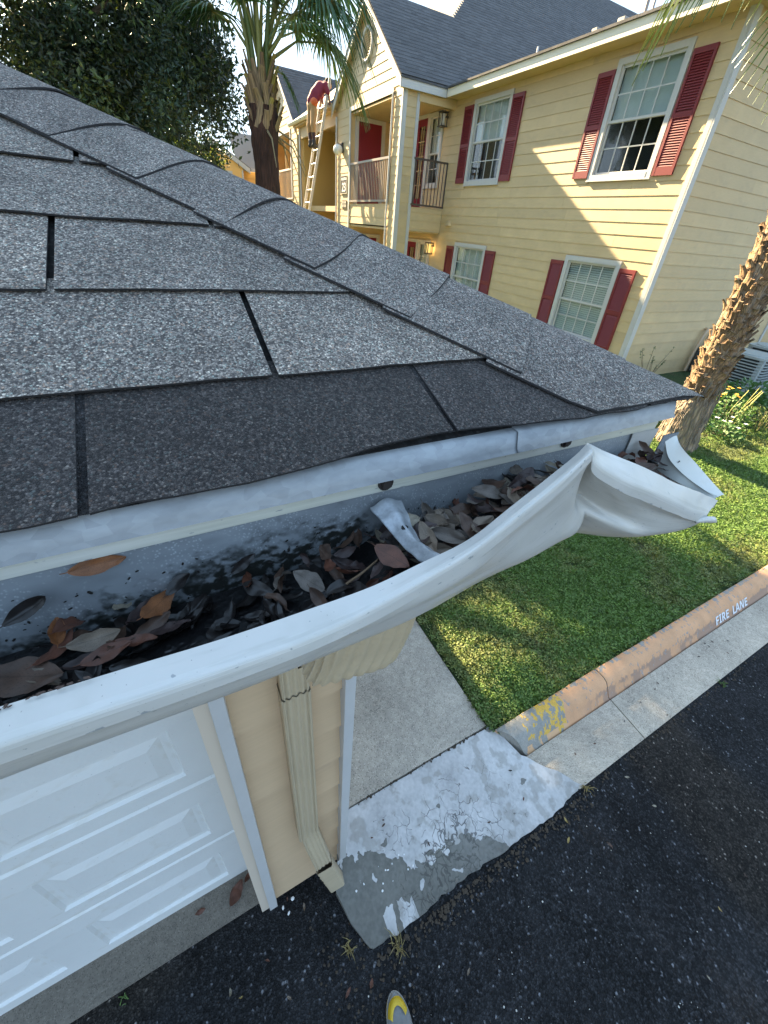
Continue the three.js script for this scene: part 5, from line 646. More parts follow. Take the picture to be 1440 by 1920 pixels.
// ---------------------------------------------------------------- lawn, trees, plants
{
  const soilT = tex(1024, 1024, (u, v) => { const s = fbm(u * 10, v * 10, 10, 401, 4), f = fbm(u * 120, v * 120, 120, 411, 3), d = smooth(0.5, 0.62, fbm(u * 6, v * 6, 6, 421, 4)); const a = 0.5 + f; return [lerp(0.032, 0.055, d) * a * (0.8 + 0.4 * s), lerp(0.058, 0.06, d) * a, lerp(0.014, 0.022, d) * a]; });
  const mSoil = M([1, 1, 1], 1, { map: rep(soilT, 3), bumpMap: T.concB, bumpScale: 0.01 });
  struct('lawn', [grid(120, 60, (s, t) => { const x = lerp(1.4, 30, s * s * 0.7 + s * 0.3), z = lerp(-0.748, -34, t * t * 0.85 + t * 0.15); return V(x, lawnY(x, z) - 0.02 * smooth(0.05, 0, Math.min(x - 1.4, -0.748 - z)) - 0.012, z); }), grid(20, 20, (s, t) => V(lerp(-40, 1.38, s), 0.1 - 0.2 * 0, lerp(-9.81, -60, t)))], mSoil);
  // clover-like turf
  const tuftG = []; const q = (x, y, z, a, l, w, p) => { const d = V(Math.cos(a), 0, Math.sin(a)), s = V(-d.z, 0, d.x), b = V(x, y, z), m = b.clone().addScaledVector(d, l * 0.55).add(V(0, l * 0.45 * p, 0)), e = b.clone().addScaledVector(d, l).add(V(0, l * 0.5 * p, 0)); return [b, m.clone().addScaledVector(s, w), e, m.clone().addScaledVector(s, -w)]; };
  for (let k = 0; k < 26; k++) { const r = 0.034 * Math.sqrt(rnd()), a = rr(0, 6.28); tuftG.push(q(r * Math.cos(a), rr(0.002, 0.022), r * Math.sin(a), rr(0, 6.28), rr(0.007, 0.013), rr(0.0028, 0.005), rr(-0.1, 0.9))); }
  for (let k = 0; k < 5; k++) { const a = rr(0, 6.28); tuftG.push(q(0.02 * Math.cos(a), 0, 0.02 * Math.sin(a), rr(0, 6.28), rr(0.02, 0.035), 0.0016, 1.6)); }
  const tg = quadGeo(tuftG), spots = [];
  while (spots.length < 40000) { const f = Math.pow(rnd(), 1.6), x = 1.42 + 8.2 * f, z = -0.765 - 4 * Math.pow(rnd(), 1.3); if (x > 7.4 && z < -2.2 - (x - 7.4) * -0.15 - 0.6 && rnd() < 0.8) continue; const bare = fbm(x * 2.2 + 30, z * 2.2 + 30, 900, 431, 3); if (bare > 0.62 && rnd() < 0.75) continue; if (Math.min(x - 1.42, -0.765 - z) < 0.05 && rnd() < 0.65) continue; spots.push([x, z, bare]); }
  for (let k = 0; k < 14000; k++) { const x = rr(1.5, 8.5), z = -4.6 - 9 * Math.pow(rnd(), 1.3); spots.push([x, z, fbm(x * 2.2 + 30, z * 2.2 + 60, 900, 431, 3)]); }
  const gr = new THREE.InstancedMesh(tg, leafy([1, 1, 1], 0.25, { roughness: 0.6 }), spots.length), m4 = new THREE.Matrix4(), e = new THREE.Euler(), qq = new THREE.Quaternion(), cc = new THREE.Color();
  spots.forEach(([x, z, bare], i) => { const s = rr(0.8, 1.5) * (z < -4.5 ? 2.2 : 1 + 0.04 * (x - 1.4)); e.set(rr(-0.25, 0.25), rr(0, 6.28), rr(-0.25, 0.25)); m4.compose(V(x, lawnY(x, z) - 0.014, z), qq.setFromEuler(e), V(s, s * rr(0.7, 1.3), s)); gr.setMatrixAt(i, m4); const dry = smooth(0.5, 0.66, bare + rr(-0.12, 0.12)) * 0.55, v = rr(0.75, 1.3); cc.setRGB(lerp(0.125, 0.24, dry) * v, lerp(0.215, 0.225, dry) * v, lerp(0.036, 0.075, dry) * v); gr.setColorAt(i, cc); });
  gr.name = 'grass'; scene.add(gr); tag(gr, 'short green clover and grass turf between sidewalk, kerb and building', 'grass', null, 'stuff');
}
// leaf sprays for broadleaf crowns
function spray(n, R, l, w) { const g = []; for (let k = 0; k < n; k++) { const c = V(rr(-1, 1), rr(-1, 1), rr(-1, 1)); if (c.length() > 1) { k--; continue; } c.multiplyScalar(R); const d = V(rr(-1, 1), rr(-0.9, 0.5), rr(-1, 1)).normalize(), s = V().crossVectors(d, V(rr(-1, 1), rr(-1, 1), rr(-1, 1))).normalize(), L = l * rr(0.7, 1.3), W = w * rr(0.7, 1.3), up = V().crossVectors(d, s).multiplyScalar(L * 0.12); g.push([c, c.clone().addScaledVector(d, L * 0.5).addScaledVector(s, W).add(up), c.clone().addScaledVector(d, L), c.clone().addScaledVector(d, L * 0.5).addScaledVector(s, -W).add(up)]); } return quadGeo(g); }
function crown(parent, blobs, per, geo, mat, cols, keep) {
  const P = []; for (const [x, y, z, r, f = 1] of blobs) { const n = Math.round(per * r * r * f); for (let k = 0; k < n; k++) { const d = V(rr(-1, 1), rr(-1, 1), rr(-1, 1)).normalize(), q = r * (0.55 + 0.45 * Math.sqrt(rnd())) * (0.82 + 0.36 * fbm(d.x * 2 + x + 60, d.y * 2 + d.z * 2 + z + 60, 900, 501, 3)); const p = V(x + d.x * q, y + d.y * q * 0.85, z + d.z * q); if (keep && !keep(p)) continue; if (fbm(p.x * 0.9 + 60, p.y * 0.9 + p.z * 0.6 + 60, 900, 511, 2) > 0.69) continue; P.push(p); } }
  const o = origin(parent), im = new THREE.InstancedMesh(geo, mat, P.length), m4 = new THREE.Matrix4(), e = new THREE.Euler(), q = new THREE.Quaternion(), c = new THREE.Color();
  P.forEach((p, i) => { e.set(rr(0, 6.28), rr(0, 6.28), rr(0, 6.28)); const s = rr(0.75, 1.3); m4.compose(p.clone().sub(o), q.setFromEuler(e), V(s, s, s)); im.setMatrixAt(i, m4); const a = cols[Math.floor(rnd() * cols.length)], v = rr(0.75, 1.25); c.setRGB(a[0] * v, a[1] * v, a[2] * v); im.setColorAt(i, c); });
  im.name = 'crown'; parent.add(im); im.userData.kind = 'stuff'; return im;
}
const mBark = M([0.3, 0.25, 0.2], 0.95, { map: T.bark, bumpMap: T.barkB, bumpScale: 0.03 });
{
  const oak = thing('oak_tree', 'big dark green broadleaf tree behind the garage roof', 'tree', [-2.2, 0.1, -11.5]);
  part('trunk', taper([V(-2.2, 0.05, -11.5), V(-2.15, 1.6, -11.5), V(-2.0, 3.2, -11.6), V(-1.9, 5.0, -11.7), V(-1.6, 7.5, -11.9), V(-1.4, 10, -12)], [0.5, 0.38, 0.33, 0.27, 0.17, 0.05], 12), mBark, oak);
  for (const [a, b, c, r] of [[[-2, 3, -11.6], [-3.4, 4.9, -10.4], [-5.2, 6.2, -9.2], 0.18], [[-1.9, 4, -11.7], [-0.6, 5.2, -11.2], [0.8, 6, -11], 0.13], [[-2, 3.4, -11.6], [-4, 5.5, -12.3], [-6.5, 7.2, -12.6], 0.17], [[-1.8, 5.5, -11.8], [0, 7.5, -12.5], [2, 8.8, -13], 0.12], [[-2.6, 4, -11], [-2.1, 5.7, -9.6], [-1.2, 6.6, -8.7], 0.12]]) part('limb', taper([V(...a), V(...b).lerp(V(...a), 0.4), V(...b), V(...c)], [r, r * 0.85, r * 0.6, r * 0.2], 8), mBark, oak);
  const sp = spray(70, 0.34, 0.088, 0.02);
  const cols = [[0.028, 0.062, 0.022], [0.035, 0.075, 0.024], [0.022, 0.05, 0.022], [0.06, 0.1, 0.022], [0.03, 0.06, 0.022], [0.1, 0.13, 0.02], [0.045, 0.06, 0.025]];
  crown(oak, [[-1.2, 6.6, -11, 3], [-3.8, 6.2, -10, 2.9], [-0.6, 9, -12, 2.9], [-4, 9.4, -12, 3.3], [-6.8, 6.8, -11, 3.2], [-2, 4.4, -12.6, 2.4], [0.9, 7.4, -12.5, 1.7], [0.55, 5, -11.3, 1.55], [-5, 4.2, -13, 2.6], [0.9, 4.0, -12, 1.1], [1.2, 5.4, -11.6, 1.15], [0.9, 4.4, -10.6, 1.25], [0, 4.3, -10, 1.5], [0.4, 6.8, -11.3, 1.3], [1.0, 8.4, -12.5, 1.3], [-8.5, 8, -13, 3], [-3, 12, -12.5, 2.6], [0.6, 10.7, -12.5, 2], [-7.5, 11, -12, 2.6], [-9.5, 5, -9.5, 2.6]], 88, sp, leafy([1, 1, 1], 0.42, { roughness: 0.5 }), cols, (p) => !(p.x > 2.15 && p.y < 7.0 + 0.3 * (p.x - 2.15)) && p.y > 2.2);
  const st = thing('small_tree', 'sunlit yellow green small tree beyond the roof, left of the palm trunk', 'tree', [2.2, 0.15, -19]);
  part('trunk', taper([V(2.2, 0.15, -19), V(2.15, 2, -19), V(2.1, 4.2, -19)], [0.12, 0.09, 0.03], 8), mBark, st);
  crown(st, [[2.0, 4.35, -19, 0.6], [2.6, 4.15, -19.2, 0.5], [1.4, 4.3, -19.3, 0.6], [2.3, 3.5, -19, 0.7]], 130, spray(24, 0.22, 0.12, 0.035), leafy([1, 1, 1], 0.45), [[0.2, 0.26, 0.03], [0.28, 0.3, 0.04], [0.12, 0.2, 0.03]]);
  const bt = thing('background_trees', 'distant trees behind the buildings seen as one green mass', 'trees', [0, 0.1, -44]); bt.userData.kind = 'stuff';
  const bl = []; for (let k = 0; k < 26; k++) bl.push([-42 + k * 2.3 + rr(-1, 1), rr(3, 5.2), -44 + rr(-4, 4), rr(2.2, 3.4)]);
  crown(bt, bl, 26, spray(40, 0.6, 0.3, 0.09), leafy([1, 1, 1], 0.3), [[0.06, 0.1, 0.03], [0.09, 0.13, 0.03], [0.05, 0.08, 0.03]]);
}
// fan palms
function frond(parent, base, hub, out, R, n, mat, mp, droop = 0.5, spread = 2.4) {
  const mid = base.clone().lerp(hub, 0.5).add(V(0, 0.13 * base.distanceTo(hub), 0));
  part('petiole', taper([base, base.clone().lerp(mid, 0.6), mid, mid.clone().lerp(hub, 0.6), hub], [0.03, 0.022, 0.016, 0.013, 0.01], 6), mp, parent);
  const d = out.clone().normalize(), s = V().crossVectors(d, V(0, 1, 0.07)).normalize(), u = V().crossVectors(s, d).normalize(), g = [];
  for (let k = 0; k < n; k++) {
    const f = (k + 0.5) / n * 2 - 1, a = f * spread, L = R * (1 - 0.28 * f * f) * rr(0.85, 1.08), dir = d.clone().multiplyScalar(Math.cos(a)).addScaledVector(s, Math.sin(a)).addScaledVector(u, 0.25 * Math.abs(f) + rr(-0.08, 0.08)).normalize(), w = R * 0.024, sd = V().crossVectors(dir, u).normalize();
    const st = hub.clone().addScaledVector(d, -0.1 * R * Math.abs(f)); const P = []; for (let j = 0; j <= 5; j++) { const t = j / 5; P.push(st.clone().addScaledVector(dir, L * t * (1 - 0.12 * droop * t)).add(V(rr(-1, 1) * 0.02 * R * t, -droop * L * t * t * t * 0.9 - droop * 0.1 * L * t, rr(-1, 1) * 0.02 * R * t))); }
    const W = [0.5, 1, 1.1, 0.9, 0.55, 0.03], fo = u.clone().multiplyScalar(w * 0.5); for (let j = 0; j < 5; j++) { const a0 = P[j], a1 = P[j + 1]; g.push([a0.clone().addScaledVector(sd, w * W[j]).add(fo), a0, a1, a1.clone().addScaledVector(sd, w * W[j + 1]).add(fo)], [a0, a0.clone().addScaledVector(sd, -w * W[j]).add(fo), a1.clone().addScaledVector(sd, -w * W[j + 1]).add(fo), a1]); }
  }
  part('frond', quadGeo(g), mat, parent);
}
const mFr = [leafy([0.075, 0.15, 0.035], 0.35, { roughness: 0.45 }), leafy([0.12, 0.17, 0.03], 0.4, { roughness: 0.5 }), leafy([0.05, 0.115, 0.04], 0.3, { roughness: 0.45 })], mDryF = leafy([0.3, 0.22, 0.1], 0.25), mPet = M([0.2, 0.2, 0.05], 0.5);
const bootG = (() => { const g = grid(4, 5, (a, b) => { const x = (a - 0.5) * lerp(0.11, 0.06, b), y = 0.2 * b, z = 0.03 * (1 - 4 * (a - 0.5) ** 2) * (1 - 0.5 * b) + 0.035 * b * b; return V(x, y, z); }, (a, b) => [a * 0.12, b * 0.3]); return join([g, grid(4, 1, (a, b) => { const x = (a - 0.5) * 0.06, z = 0.015 * (1 - 4 * (a - 0.5) ** 2) + 0.035; return V(x, 0.2, b < 0.5 ? z : z - 0.03); })]); })();
{
  const rp = thing('palm_tree', 'palm with a rough leaning-looking trunk of old leaf bases beside the flower bed', 'palm', [7.0, 0.13, -2.85]);
  const cx = (y) => 7.0 - 0.012 * y, cz = (y) => -2.85 + 0.01 * y, rad = (y) => y < 0.5 ? lerp(0.33, 0.265, y / 0.5) : y < 1.1 ? lerp(0.265, 0.235, (y - 0.5) / 0.6) : 0.235;
  const mTr = M([0.4, 0.35, 0.3], 0.95, { map: T.bark, bumpMap: T.barkB, bumpScale: 0.02 }), mB = [[0.34, 0.25, 0.165], [0.42, 0.31, 0.2], [0.27, 0.195, 0.13], [0.22, 0.17, 0.125], [0.36, 0.29, 0.21]].map((c) => M(c, 0.9, { map: T.bark, bumpMap: T.barkB, bumpScale: 0.015, side: THREE.DoubleSide }));
  part('trunk', grid(40, 70, (s, t) => { const y = 0.05 + t * 6.2, a = s * 6.2832, r = rad(y) * (1 + 0.09 * (fbm(s * 16, y * 5, 16, 521, 3) - 0.5) + (y < 1 ? 0.16 * (vn(s * 22, y * 1.4, 22, 531) - 0.5) : 0)) - (y > 0.95 ? 0.03 : 0) - 0.1 * Math.exp(-(((y - 1.0) / 0.12) ** 2) - (((s - 0.6) / 0.07) ** 2)); return V(cx(y) + r * Math.cos(a), y, cz(y) + r * Math.sin(a)); }, (s, t) => [s * 1.5, t * 6]), mTr, rp);
  let nb = 0; for (let row = 0; row < 40; row++) { const y = 1.0 + row * 0.068; for (let k = 0; k < 12; k++) { const a = (k + (row % 2) * 0.5 + rr(-0.2, 0.2)) / 12 * 6.2832, vis = Math.cos(a) * -0.85 + Math.sin(a) * 0.5; if (vis < -0.2 || nb > 288) continue; nb++; const m = new THREE.Mesh(bootG, mB[Math.floor(rnd() * 5)]), r = rad(y) - 0.045; m.name = 'leaf_base'; m.position.set(cx(y) + r * Math.cos(a) - 7.0, y - 0.13, cz(y) + r * Math.sin(a) + 2.85); m.rotation.set(rr(-0.12, 0.3), Math.PI / 2 - a + rr(-0.3, 0.3), rr(-0.45, 0.45), 'YXZ'); m.scale.set(rr(0.7, 1.4), rr(0.4, 0.85), rr(0.6, 1.2)); rp.add(m); } }
  const fib = []; for (let k = 0; k < 420; k++) { const y = rr(0.12, 1.15), a = rr(0, 6.28), l = rr(0.06, 0.22), r = rad(y) + 0.004, sl = rr(-0.35, 0.35), p = (yy, aa, o) => V(cx(yy) + (rad(yy) + o) * Math.cos(aa), yy, cz(yy) + (rad(yy) + o) * Math.sin(aa)); fib.push(taper([p(y, a, 0.0), p(y + l * 0.5, a + sl * l, rr(0.005, 0.02)), p(y + l, a + sl * l * 2, rr(-0.005, 0.02))], [0.004, 0.006, 0.002], 4)); }
  const fp = part('fibre', fib, M([0.2, 0.17, 0.14], 0.95), rp); fp.userData.kind = 'stuff';
  const top = V(6.93, 6.2, -2.79);
  for (let k = 0; k < 20; k++) { const a = k * 2.399, el = lerp(1.0, -0.35, k / 20), L = rr(1.0, 1.3), dir = V(Math.cos(a) * Math.cos(el), Math.sin(el), Math.sin(a) * Math.cos(el)); if (dir.x < 0.2 && dir.z < 0.2 && el < 0.3) continue; frond(rp, top.clone().addScaledVector(dir, 0.15), top.clone().addScaledVector(dir, L).add(V(0, -0.1, 0)), dir.clone().add(V(0, -0.5, 0)), rr(0.85, 1.05), 34, mFr[k % 3], mPet, 0.7); }
  frond(rp, top.clone().add(V(-0.1, 0, -0.1)), V(6.06, 6.1, -4.05), V(-0.55, -0.75, -0.45), 1.05, 40, mFr[1], mPet, 0.75, 1.9);
  frond(rp, top.clone().add(V(-0.1, 0, -0.05)), V(6.0, 6.15, -3.6), V(-0.6, -0.85, -0.2), 0.95, 36, mFr[0], mPet, 0.7, 1.7);

  const lp = thing('palm_tree', 'fan palm with a dark trunk standing between the big tree and the building', 'palm', [2.12, 0.12, -8.75]);
  const LX = 2.12, LZ2 = -8.75; const mD = M([0.085, 0.042, 0.028], 0.95, { map: T.bark, bumpMap: T.barkB, bumpScale: 0.03 });
  part('trunk', grid(32, 60, (s, t) => { const y = 0.05 + t * 4.3, a = s * 6.2832, r = (0.205 + 0.03 * smooth(3.6, 4.2, y)) * (1 + 0.16 * (fbm(s * 18, y * 7, 18, 541, 3) - 0.5)); return V(LX + r * Math.cos(a), y, LZ2 + r * Math.sin(a)); }, (s, t) => [s * 1.3, t * 4]), mD, lp);
  const lb = [[0.4, 0.32, 0.18], [0.5, 0.44, 0.12], [0.3, 0.22, 0.14], [0.46, 0.36, 0.23]].map((c) => M(c, 0.85, { map: T.bark, side: THREE.DoubleSide }));
  for (let row = 0; row < 9; row++) { const y = 4.05 + row * 0.075; for (let k = 0; k < 8; k++) { const a = (k + (row % 2) * 0.5 + rr(-0.15, 0.15)) / 8 * 6.2832, m = new THREE.Mesh(bootG, lb[Math.floor(rnd() * 4)]), r = 0.2 - 0.006 * row; m.name = 'leaf_base'; m.position.set(r * Math.cos(a), y - 0.12, r * Math.sin(a)); m.rotation.set(rr(0.0, 0.35), Math.PI / 2 - a + rr(-0.2, 0.2), rr(-0.35, 0.35), 'YXZ'); m.scale.set(rr(0.8, 1.3), rr(1.1, 1.9), rr(0.9, 1.3)); lp.add(m); } }
  for (let k = 0; k < 5; k++) { const a = rr(0, 6.28), b = V(LX + 0.22 * Math.cos(a), rr(3.95, 4.15), LZ2 + 0.22 * Math.sin(a)); part('dead_stalk', taper([b, b.clone().add(V(Math.cos(a) * 0.25, -0.12, Math.sin(a) * 0.25)), b.clone().add(V(Math.cos(a) * 0.45, -0.5, Math.sin(a) * 0.45))], [0.018, 0.013, 0.006], 6), mDryF, lp); }
  const lt = V(LX, 4.85, LZ2), F = (hub, out, R, n, m, dr, spd) => frond(lp, lt.clone().lerp(V(...hub), 0.12), V(...hub), V(...out), R, n, mFr[m], mPet, dr, spd);
  F([3.02, 5.65, -8.4], [0.7, -0.1, 0.3], 0.95, 54, 2, 0.75, 2.4); F([3.1, 5.2, -8.4], [0.85, -0.45, 0.2], 0.85, 50, 1, 0.65, 2.2); F([3.3, 5.9, -8.6], [0.8, 0, 0.1], 0.9, 50, 2, 0.7, 2.4); F([2.75, 5.75, -8.3], [0.4, 0.3, 0.5], 0.8, 40, 2, 0.5, 2.2); F([2.42, 4.75, -8.55], [0.5, -0.7, 0.2], 0.42, 30, 0, 0.4, 1.5);
  F([2.05, 6.2, -8.7], [-0.1, 1, 0.1], 0.95, 44, 0, 0.25, 1.6); F([2.35, 6.15, -8.85], [0.25, 1, -0.1], 0.95, 44, 1, 0.3, 1.7); F([1.8, 6.05, -8.6], [-0.35, 0.9, 0.1], 0.95, 44, 1, 0.3, 1.7); F([2.2, 5.9, -9.6], [0.1, 0.4, -0.8], 0.9, 40, 0, 0.5, 2.1); F([2.9, 5.7, -9.4], [0.6, 0.2, -0.5], 0.85, 40, 0, 0.5, 2.1); F([1.6, 5.5, -9.5], [-0.5, 0.1, -0.7], 0.85, 40, 2, 0.5, 2.1);
  F([2.15, 5.6, -8.4], [0.05, 1, 0.25], 0.8, 44, 1, 0.3, 1.5); F([2.42, 5.5, -8.6], [0.4, 0.9, 0.2], 0.75, 40, 1, 0.35, 1.6); F([1.88, 5.5, -8.55], [-0.4, 0.9, 0.2], 0.75, 40, 0, 0.35, 1.6); F([2.6, 5.2, -8.2], [0.5, 0.2, 0.5], 0.7, 40, 0, 0.5, 2);
  for (let k = 0; k < 8; k++) { const a = k * 0.785 + 0.2; part('leaf_stalk', taper([V(LX + 0.1 * Math.cos(a), 4.55, LZ2 + 0.1 * Math.sin(a)), V(LX + 0.17 * Math.cos(a), 5.1, LZ2 + 0.17 * Math.sin(a)), V(LX + 0.32 * Math.cos(a), 5.8, LZ2 + 0.32 * Math.sin(a))], [0.05, 0.035, 0.018], 6), [mPet, mFr[1]][k % 2], lp); }
}
// house far behind
{
  const h = thing('far_house', 'distant orange yellow house with a pale gable, seen left of the palm trunk', 'house', [4.2, 0.1, -25]); const mO = M([0.78, 0.47, 0.15], 0.7);
  part('wall', [bx(2.2, 4.85, 0.1, 4.75, -25, -24.9), bx(4.85, 6.6, 0.1, 4.72, -25.6, -25.5), hexa([V(2.2, 4.75, -24.9), V(5.0, 4.75, -24.9), V(5.0, 4.75, -25), V(2.2, 4.75, -25), V(3.55, 5.55, -24.9), V(3.65, 5.55, -24.9), V(3.65, 5.55, -25), V(3.55, 5.55, -25)])], mO, h);
  const g = []; for (let k = 0; k < 20; k++) g.push(bx(4.87, 6.6, 0.2 + k * 0.23, 0.21 + k * 0.23, -25.5, -25.485)); part('siding_board', g, M([0.5, 0.32, 0.1], 0.7), h);
  for (const sg of [1, -1]) part('rake_board', hexa([V(3.6, 5.42, -24.8), V(3.6 + sg * 1.6, 4.5, -24.8), V(3.6 + sg * 1.6, 4.5, -24.87), V(3.6, 5.42, -24.87), V(3.6, 5.62, -24.8), V(3.6 + sg * 1.6, 4.7, -24.8), V(3.6 + sg * 1.6, 4.7, -24.87), V(3.6, 5.62, -24.87)]), mBT, h);
  part('roof', [hexa([V(3.6, 5.56, -24.82), V(5.25, 4.62, -24.82), V(5.25, 4.62, -32), V(3.6, 5.56, -32), V(3.6, 5.66, -24.82), V(5.25, 4.72, -24.82), V(5.25, 4.72, -32), V(3.6, 5.66, -32)]), hexa([V(3.6, 5.56, -24.82), V(1.95, 4.62, -24.82), V(1.95, 4.62, -32), V(3.6, 5.56, -32), V(3.6, 5.66, -24.82), V(1.95, 4.72, -24.82), V(1.95, 4.72, -32), V(3.6, 5.66, -32)]), quadGeo([[V(4.8, 4.75, -25.35), V(6.8, 4.75, -25.35), V(6.8, 6.4, -28), V(4.8, 6.4, -28)]])], M([0.2, 0.18, 0.16], 0.9), h);
  part('fascia', bx(4.8, 6.8, 4.62, 4.76, -25.36, -25.3), mBT, h); part('corner_board', bx(4.8, 4.87, 0.1, 4.6, -24.9, -24.86), mBT, h);
  const w = part('window', [bx(3.0, 4.35, 4.42, 4.52, -24.9, -24.85), bx(4.27, 4.35, 3.0, 4.42, -24.9, -24.85), bx(3.0, 3.08, 3.0, 4.42, -24.9, -24.85)], mBT, h); part('pane', bx(3.08, 4.27, 3.0, 4.42, -24.89, -24.88), M([0.45, 0.5, 0.52], 0.15), w);
}
// shrubs, flowers, cooling unit along the side wall
{
  const bush = (name, x, z, r, hgt, cols, n, lab, lf = [0.06, 0.02], fl) => { const t = thing(name, lab, 'plant', [x, lawnY(x, z), z]), y0 = lawnY(x, z), g = []; for (let k = 0; k < n; k++) { const a = rr(0, 6.28), q = Math.sqrt(rnd()) * r, h = hgt * rr(0.15, 1) * (1 - 0.45 * (q / r) ** 2), b = V(x + q * Math.cos(a), y0 + h, z + q * Math.sin(a)), d = V(Math.cos(a) * 0.7 + rr(-0.6, 0.6), rr(-0.2, 0.9), Math.sin(a) * 0.7 + rr(-0.6, 0.6)).normalize(), s = V().crossVectors(d, V(rr(-1, 1), 1, rr(-1, 1))).normalize(), L = lf[0] * rr(0.7, 1.3), W = lf[1] * rr(0.7, 1.3); g.push([b, b.clone().addScaledVector(d, L * 0.5).addScaledVector(s, W), b.clone().addScaledVector(d, L), b.clone().addScaledVector(d, L * 0.5).addScaledVector(s, -W)]); }
    part('foliage', quadGeo(g), leafy(cols, 0.4), t); const st = []; for (let k = 0; k < 7; k++) { const a = rr(0, 6.28), q = r * rr(0.1, 0.7); st.push(taper([V(x + q * 0.3 * Math.cos(a), y0 - 0.02, z + q * 0.3 * Math.sin(a)), V(x + q * Math.cos(a), y0 + hgt * 0.8, z + q * Math.sin(a))], [0.008, 0.004], 5)); } part('stem', st, M([0.14, 0.12, 0.05], 0.9), t);
    if (fl) for (let k = 0; k < fl[1]; k++) { const a = rr(0, 6.28), q = r * rr(0.1, 0.9), c = V(x + q * Math.cos(a), y0 + hgt * rr(0.85, 1.25), z + q * Math.sin(a)), pg = []; for (let j = 0; j < 7; j++) { const b = j / 7 * 6.28, d = V(Math.cos(b), 0.3, Math.sin(b)); pg.push([c, c.clone().addScaledVector(d, 0.02).add(V(-d.z * 0.011, 0, d.x * 0.011)), c.clone().addScaledVector(d, 0.036), c.clone().addScaledVector(d, 0.02).add(V(d.z * 0.011, 0, -d.x * 0.011))]); } part('flower', [quadGeo(pg), new THREE.SphereGeometry(0.012, 6, 4).translate(c.x, c.y + 0.005, c.z)], leafy(fl[0], 0.2), t); } return t; };
  const g1 = [0.06, 0.16, 0.025], g2 = [0.09, 0.2, 0.03], g3 = [0.2, 0.27, 0.03];
  bush('flower_bush', 8.35, -3.35, 0.38, 0.42, g1, 420, 'leafy bush with white flowers just right of the palm trunk', [0.07, 0.025], [[0.85, 0.85, 0.9], 9]);
  bush('flower_bush', 8.15, -2.72, 0.3, 0.26, g1, 300, 'low plant with white flowers at the lawn edge by the palm foot', [0.06, 0.022], [[0.85, 0.85, 0.9], 7]);
  bush('flower_bush', 8.85, -3.05, 0.42, 0.5, g2, 420, 'bush with orange yellow flowers in the middle of the bed', [0.07, 0.02], [[0.8, 0.4, 0.03], 12]);
  bush('feathery_bush', 9.2, -2.6, 0.42, 0.46, g3, 900, 'bright yellow green feathery bush at the right of the bed', [0.09, 0.004]);
  bush('leafy_plant', 9.3, -3.55, 0.5, 0.5, g2, 380, 'green leafy plant behind the orange flowers', [0.1, 0.035]); bush('leafy_plant', 10.2, -3.3, 0.55, 0.55, g1, 420, 'broad leafy plant in front of the cooling unit', [0.11, 0.035]); bush('leafy_plant', 10.1, -2.5, 0.5, 0.4, g1, 360, 'dark leafy plant at the far right of the bed', [0.08, 0.03]); bush('leafy_plant', 11.0, -2.9, 0.5, 0.5, g2, 320, 'leafy plant at the right picture edge beyond the feathery bush', [0.1, 0.03]);
  bush('leafy_plant', 7.75, -3.75, 0.35, 0.38, g1, 320, 'dark leafy plant left of the palm trunk near the roof tip', [0.07, 0.028]); bush('leafy_plant', 8.6, -4.55, 0.4, 0.36, g2, 320, 'bright leafy plant under the thin shrub at the wall', [0.08, 0.028]); bush('leafy_plant', 7.2, -3.6, 0.3, 0.3, g1, 260, 'low dark plant behind the roof tip, in front of the side wall', [0.07, 0.028]);
  for (let k = 0; k < 5; k++) { const x = rr(8.5, 9.3), z = rr(-3.0, -2.6), y = lawnY(x, z); lone('flower_stalk', taper([V(x, y, z), V(x + 0.1, y + 0.4, z + 0.03), V(x + 0.22 + 0.05 * k, y + 0.68, z + 0.05)], [0.006, 0.005, 0.006], 5), M([0.42, 0.4, 0.12], 0.7), ['tall pale stalk leaning right over the orange flowers', 'short pale stalk beside the orange flowers', 'pale stalk rising from the feathery bush', 'thin pale stalk at the back of the orange flowers', 'pale stalk nearest the lawn edge'][k], 'plant', [x, y, z]); }
  const sh = thing('thin_shrub', 'thin sparse shrub with small leaves against the side wall', 'shrub', [9.35, 0.27, -4.95]); const br = [], lv = []; for (let k = 0; k < 9; k++) { const a = rr(0, 6.28), sx = rr(-0.38, 0.5), h = rr(0.45, 0.85), p = [V(9.35, 0.25, -4.95), V(9.35 + sx * 0.35, 0.25 + h * 0.5, -4.95 + 0.1 * Math.sin(a)), V(9.35 + sx, 0.25 + h, -4.95 + 0.15 * Math.sin(a))]; br.push(taper(p, [0.009, 0.006, 0.003], 5)); for (let j = 0; j < 12; j++) { const f = rr(0.45, 1), b = p[1].clone().lerp(p[2], f), d = V(rr(-1, 1), rr(-0.2, 0.8), rr(-1, 1)).normalize(), s = V().crossVectors(d, V(0.2, 1, 0.3)).normalize(); lv.push([b, b.clone().addScaledVector(d, 0.025).addScaledVector(s, 0.012), b.clone().addScaledVector(d, 0.055), b.clone().addScaledVector(d, 0.025).addScaledVector(s, -0.012)]); } } part('stem', br, M([0.2, 0.16, 0.1], 0.9), sh); part('foliage', quadGeo(lv), leafy([0.12, 0.17, 0.05], 0.35), sh);
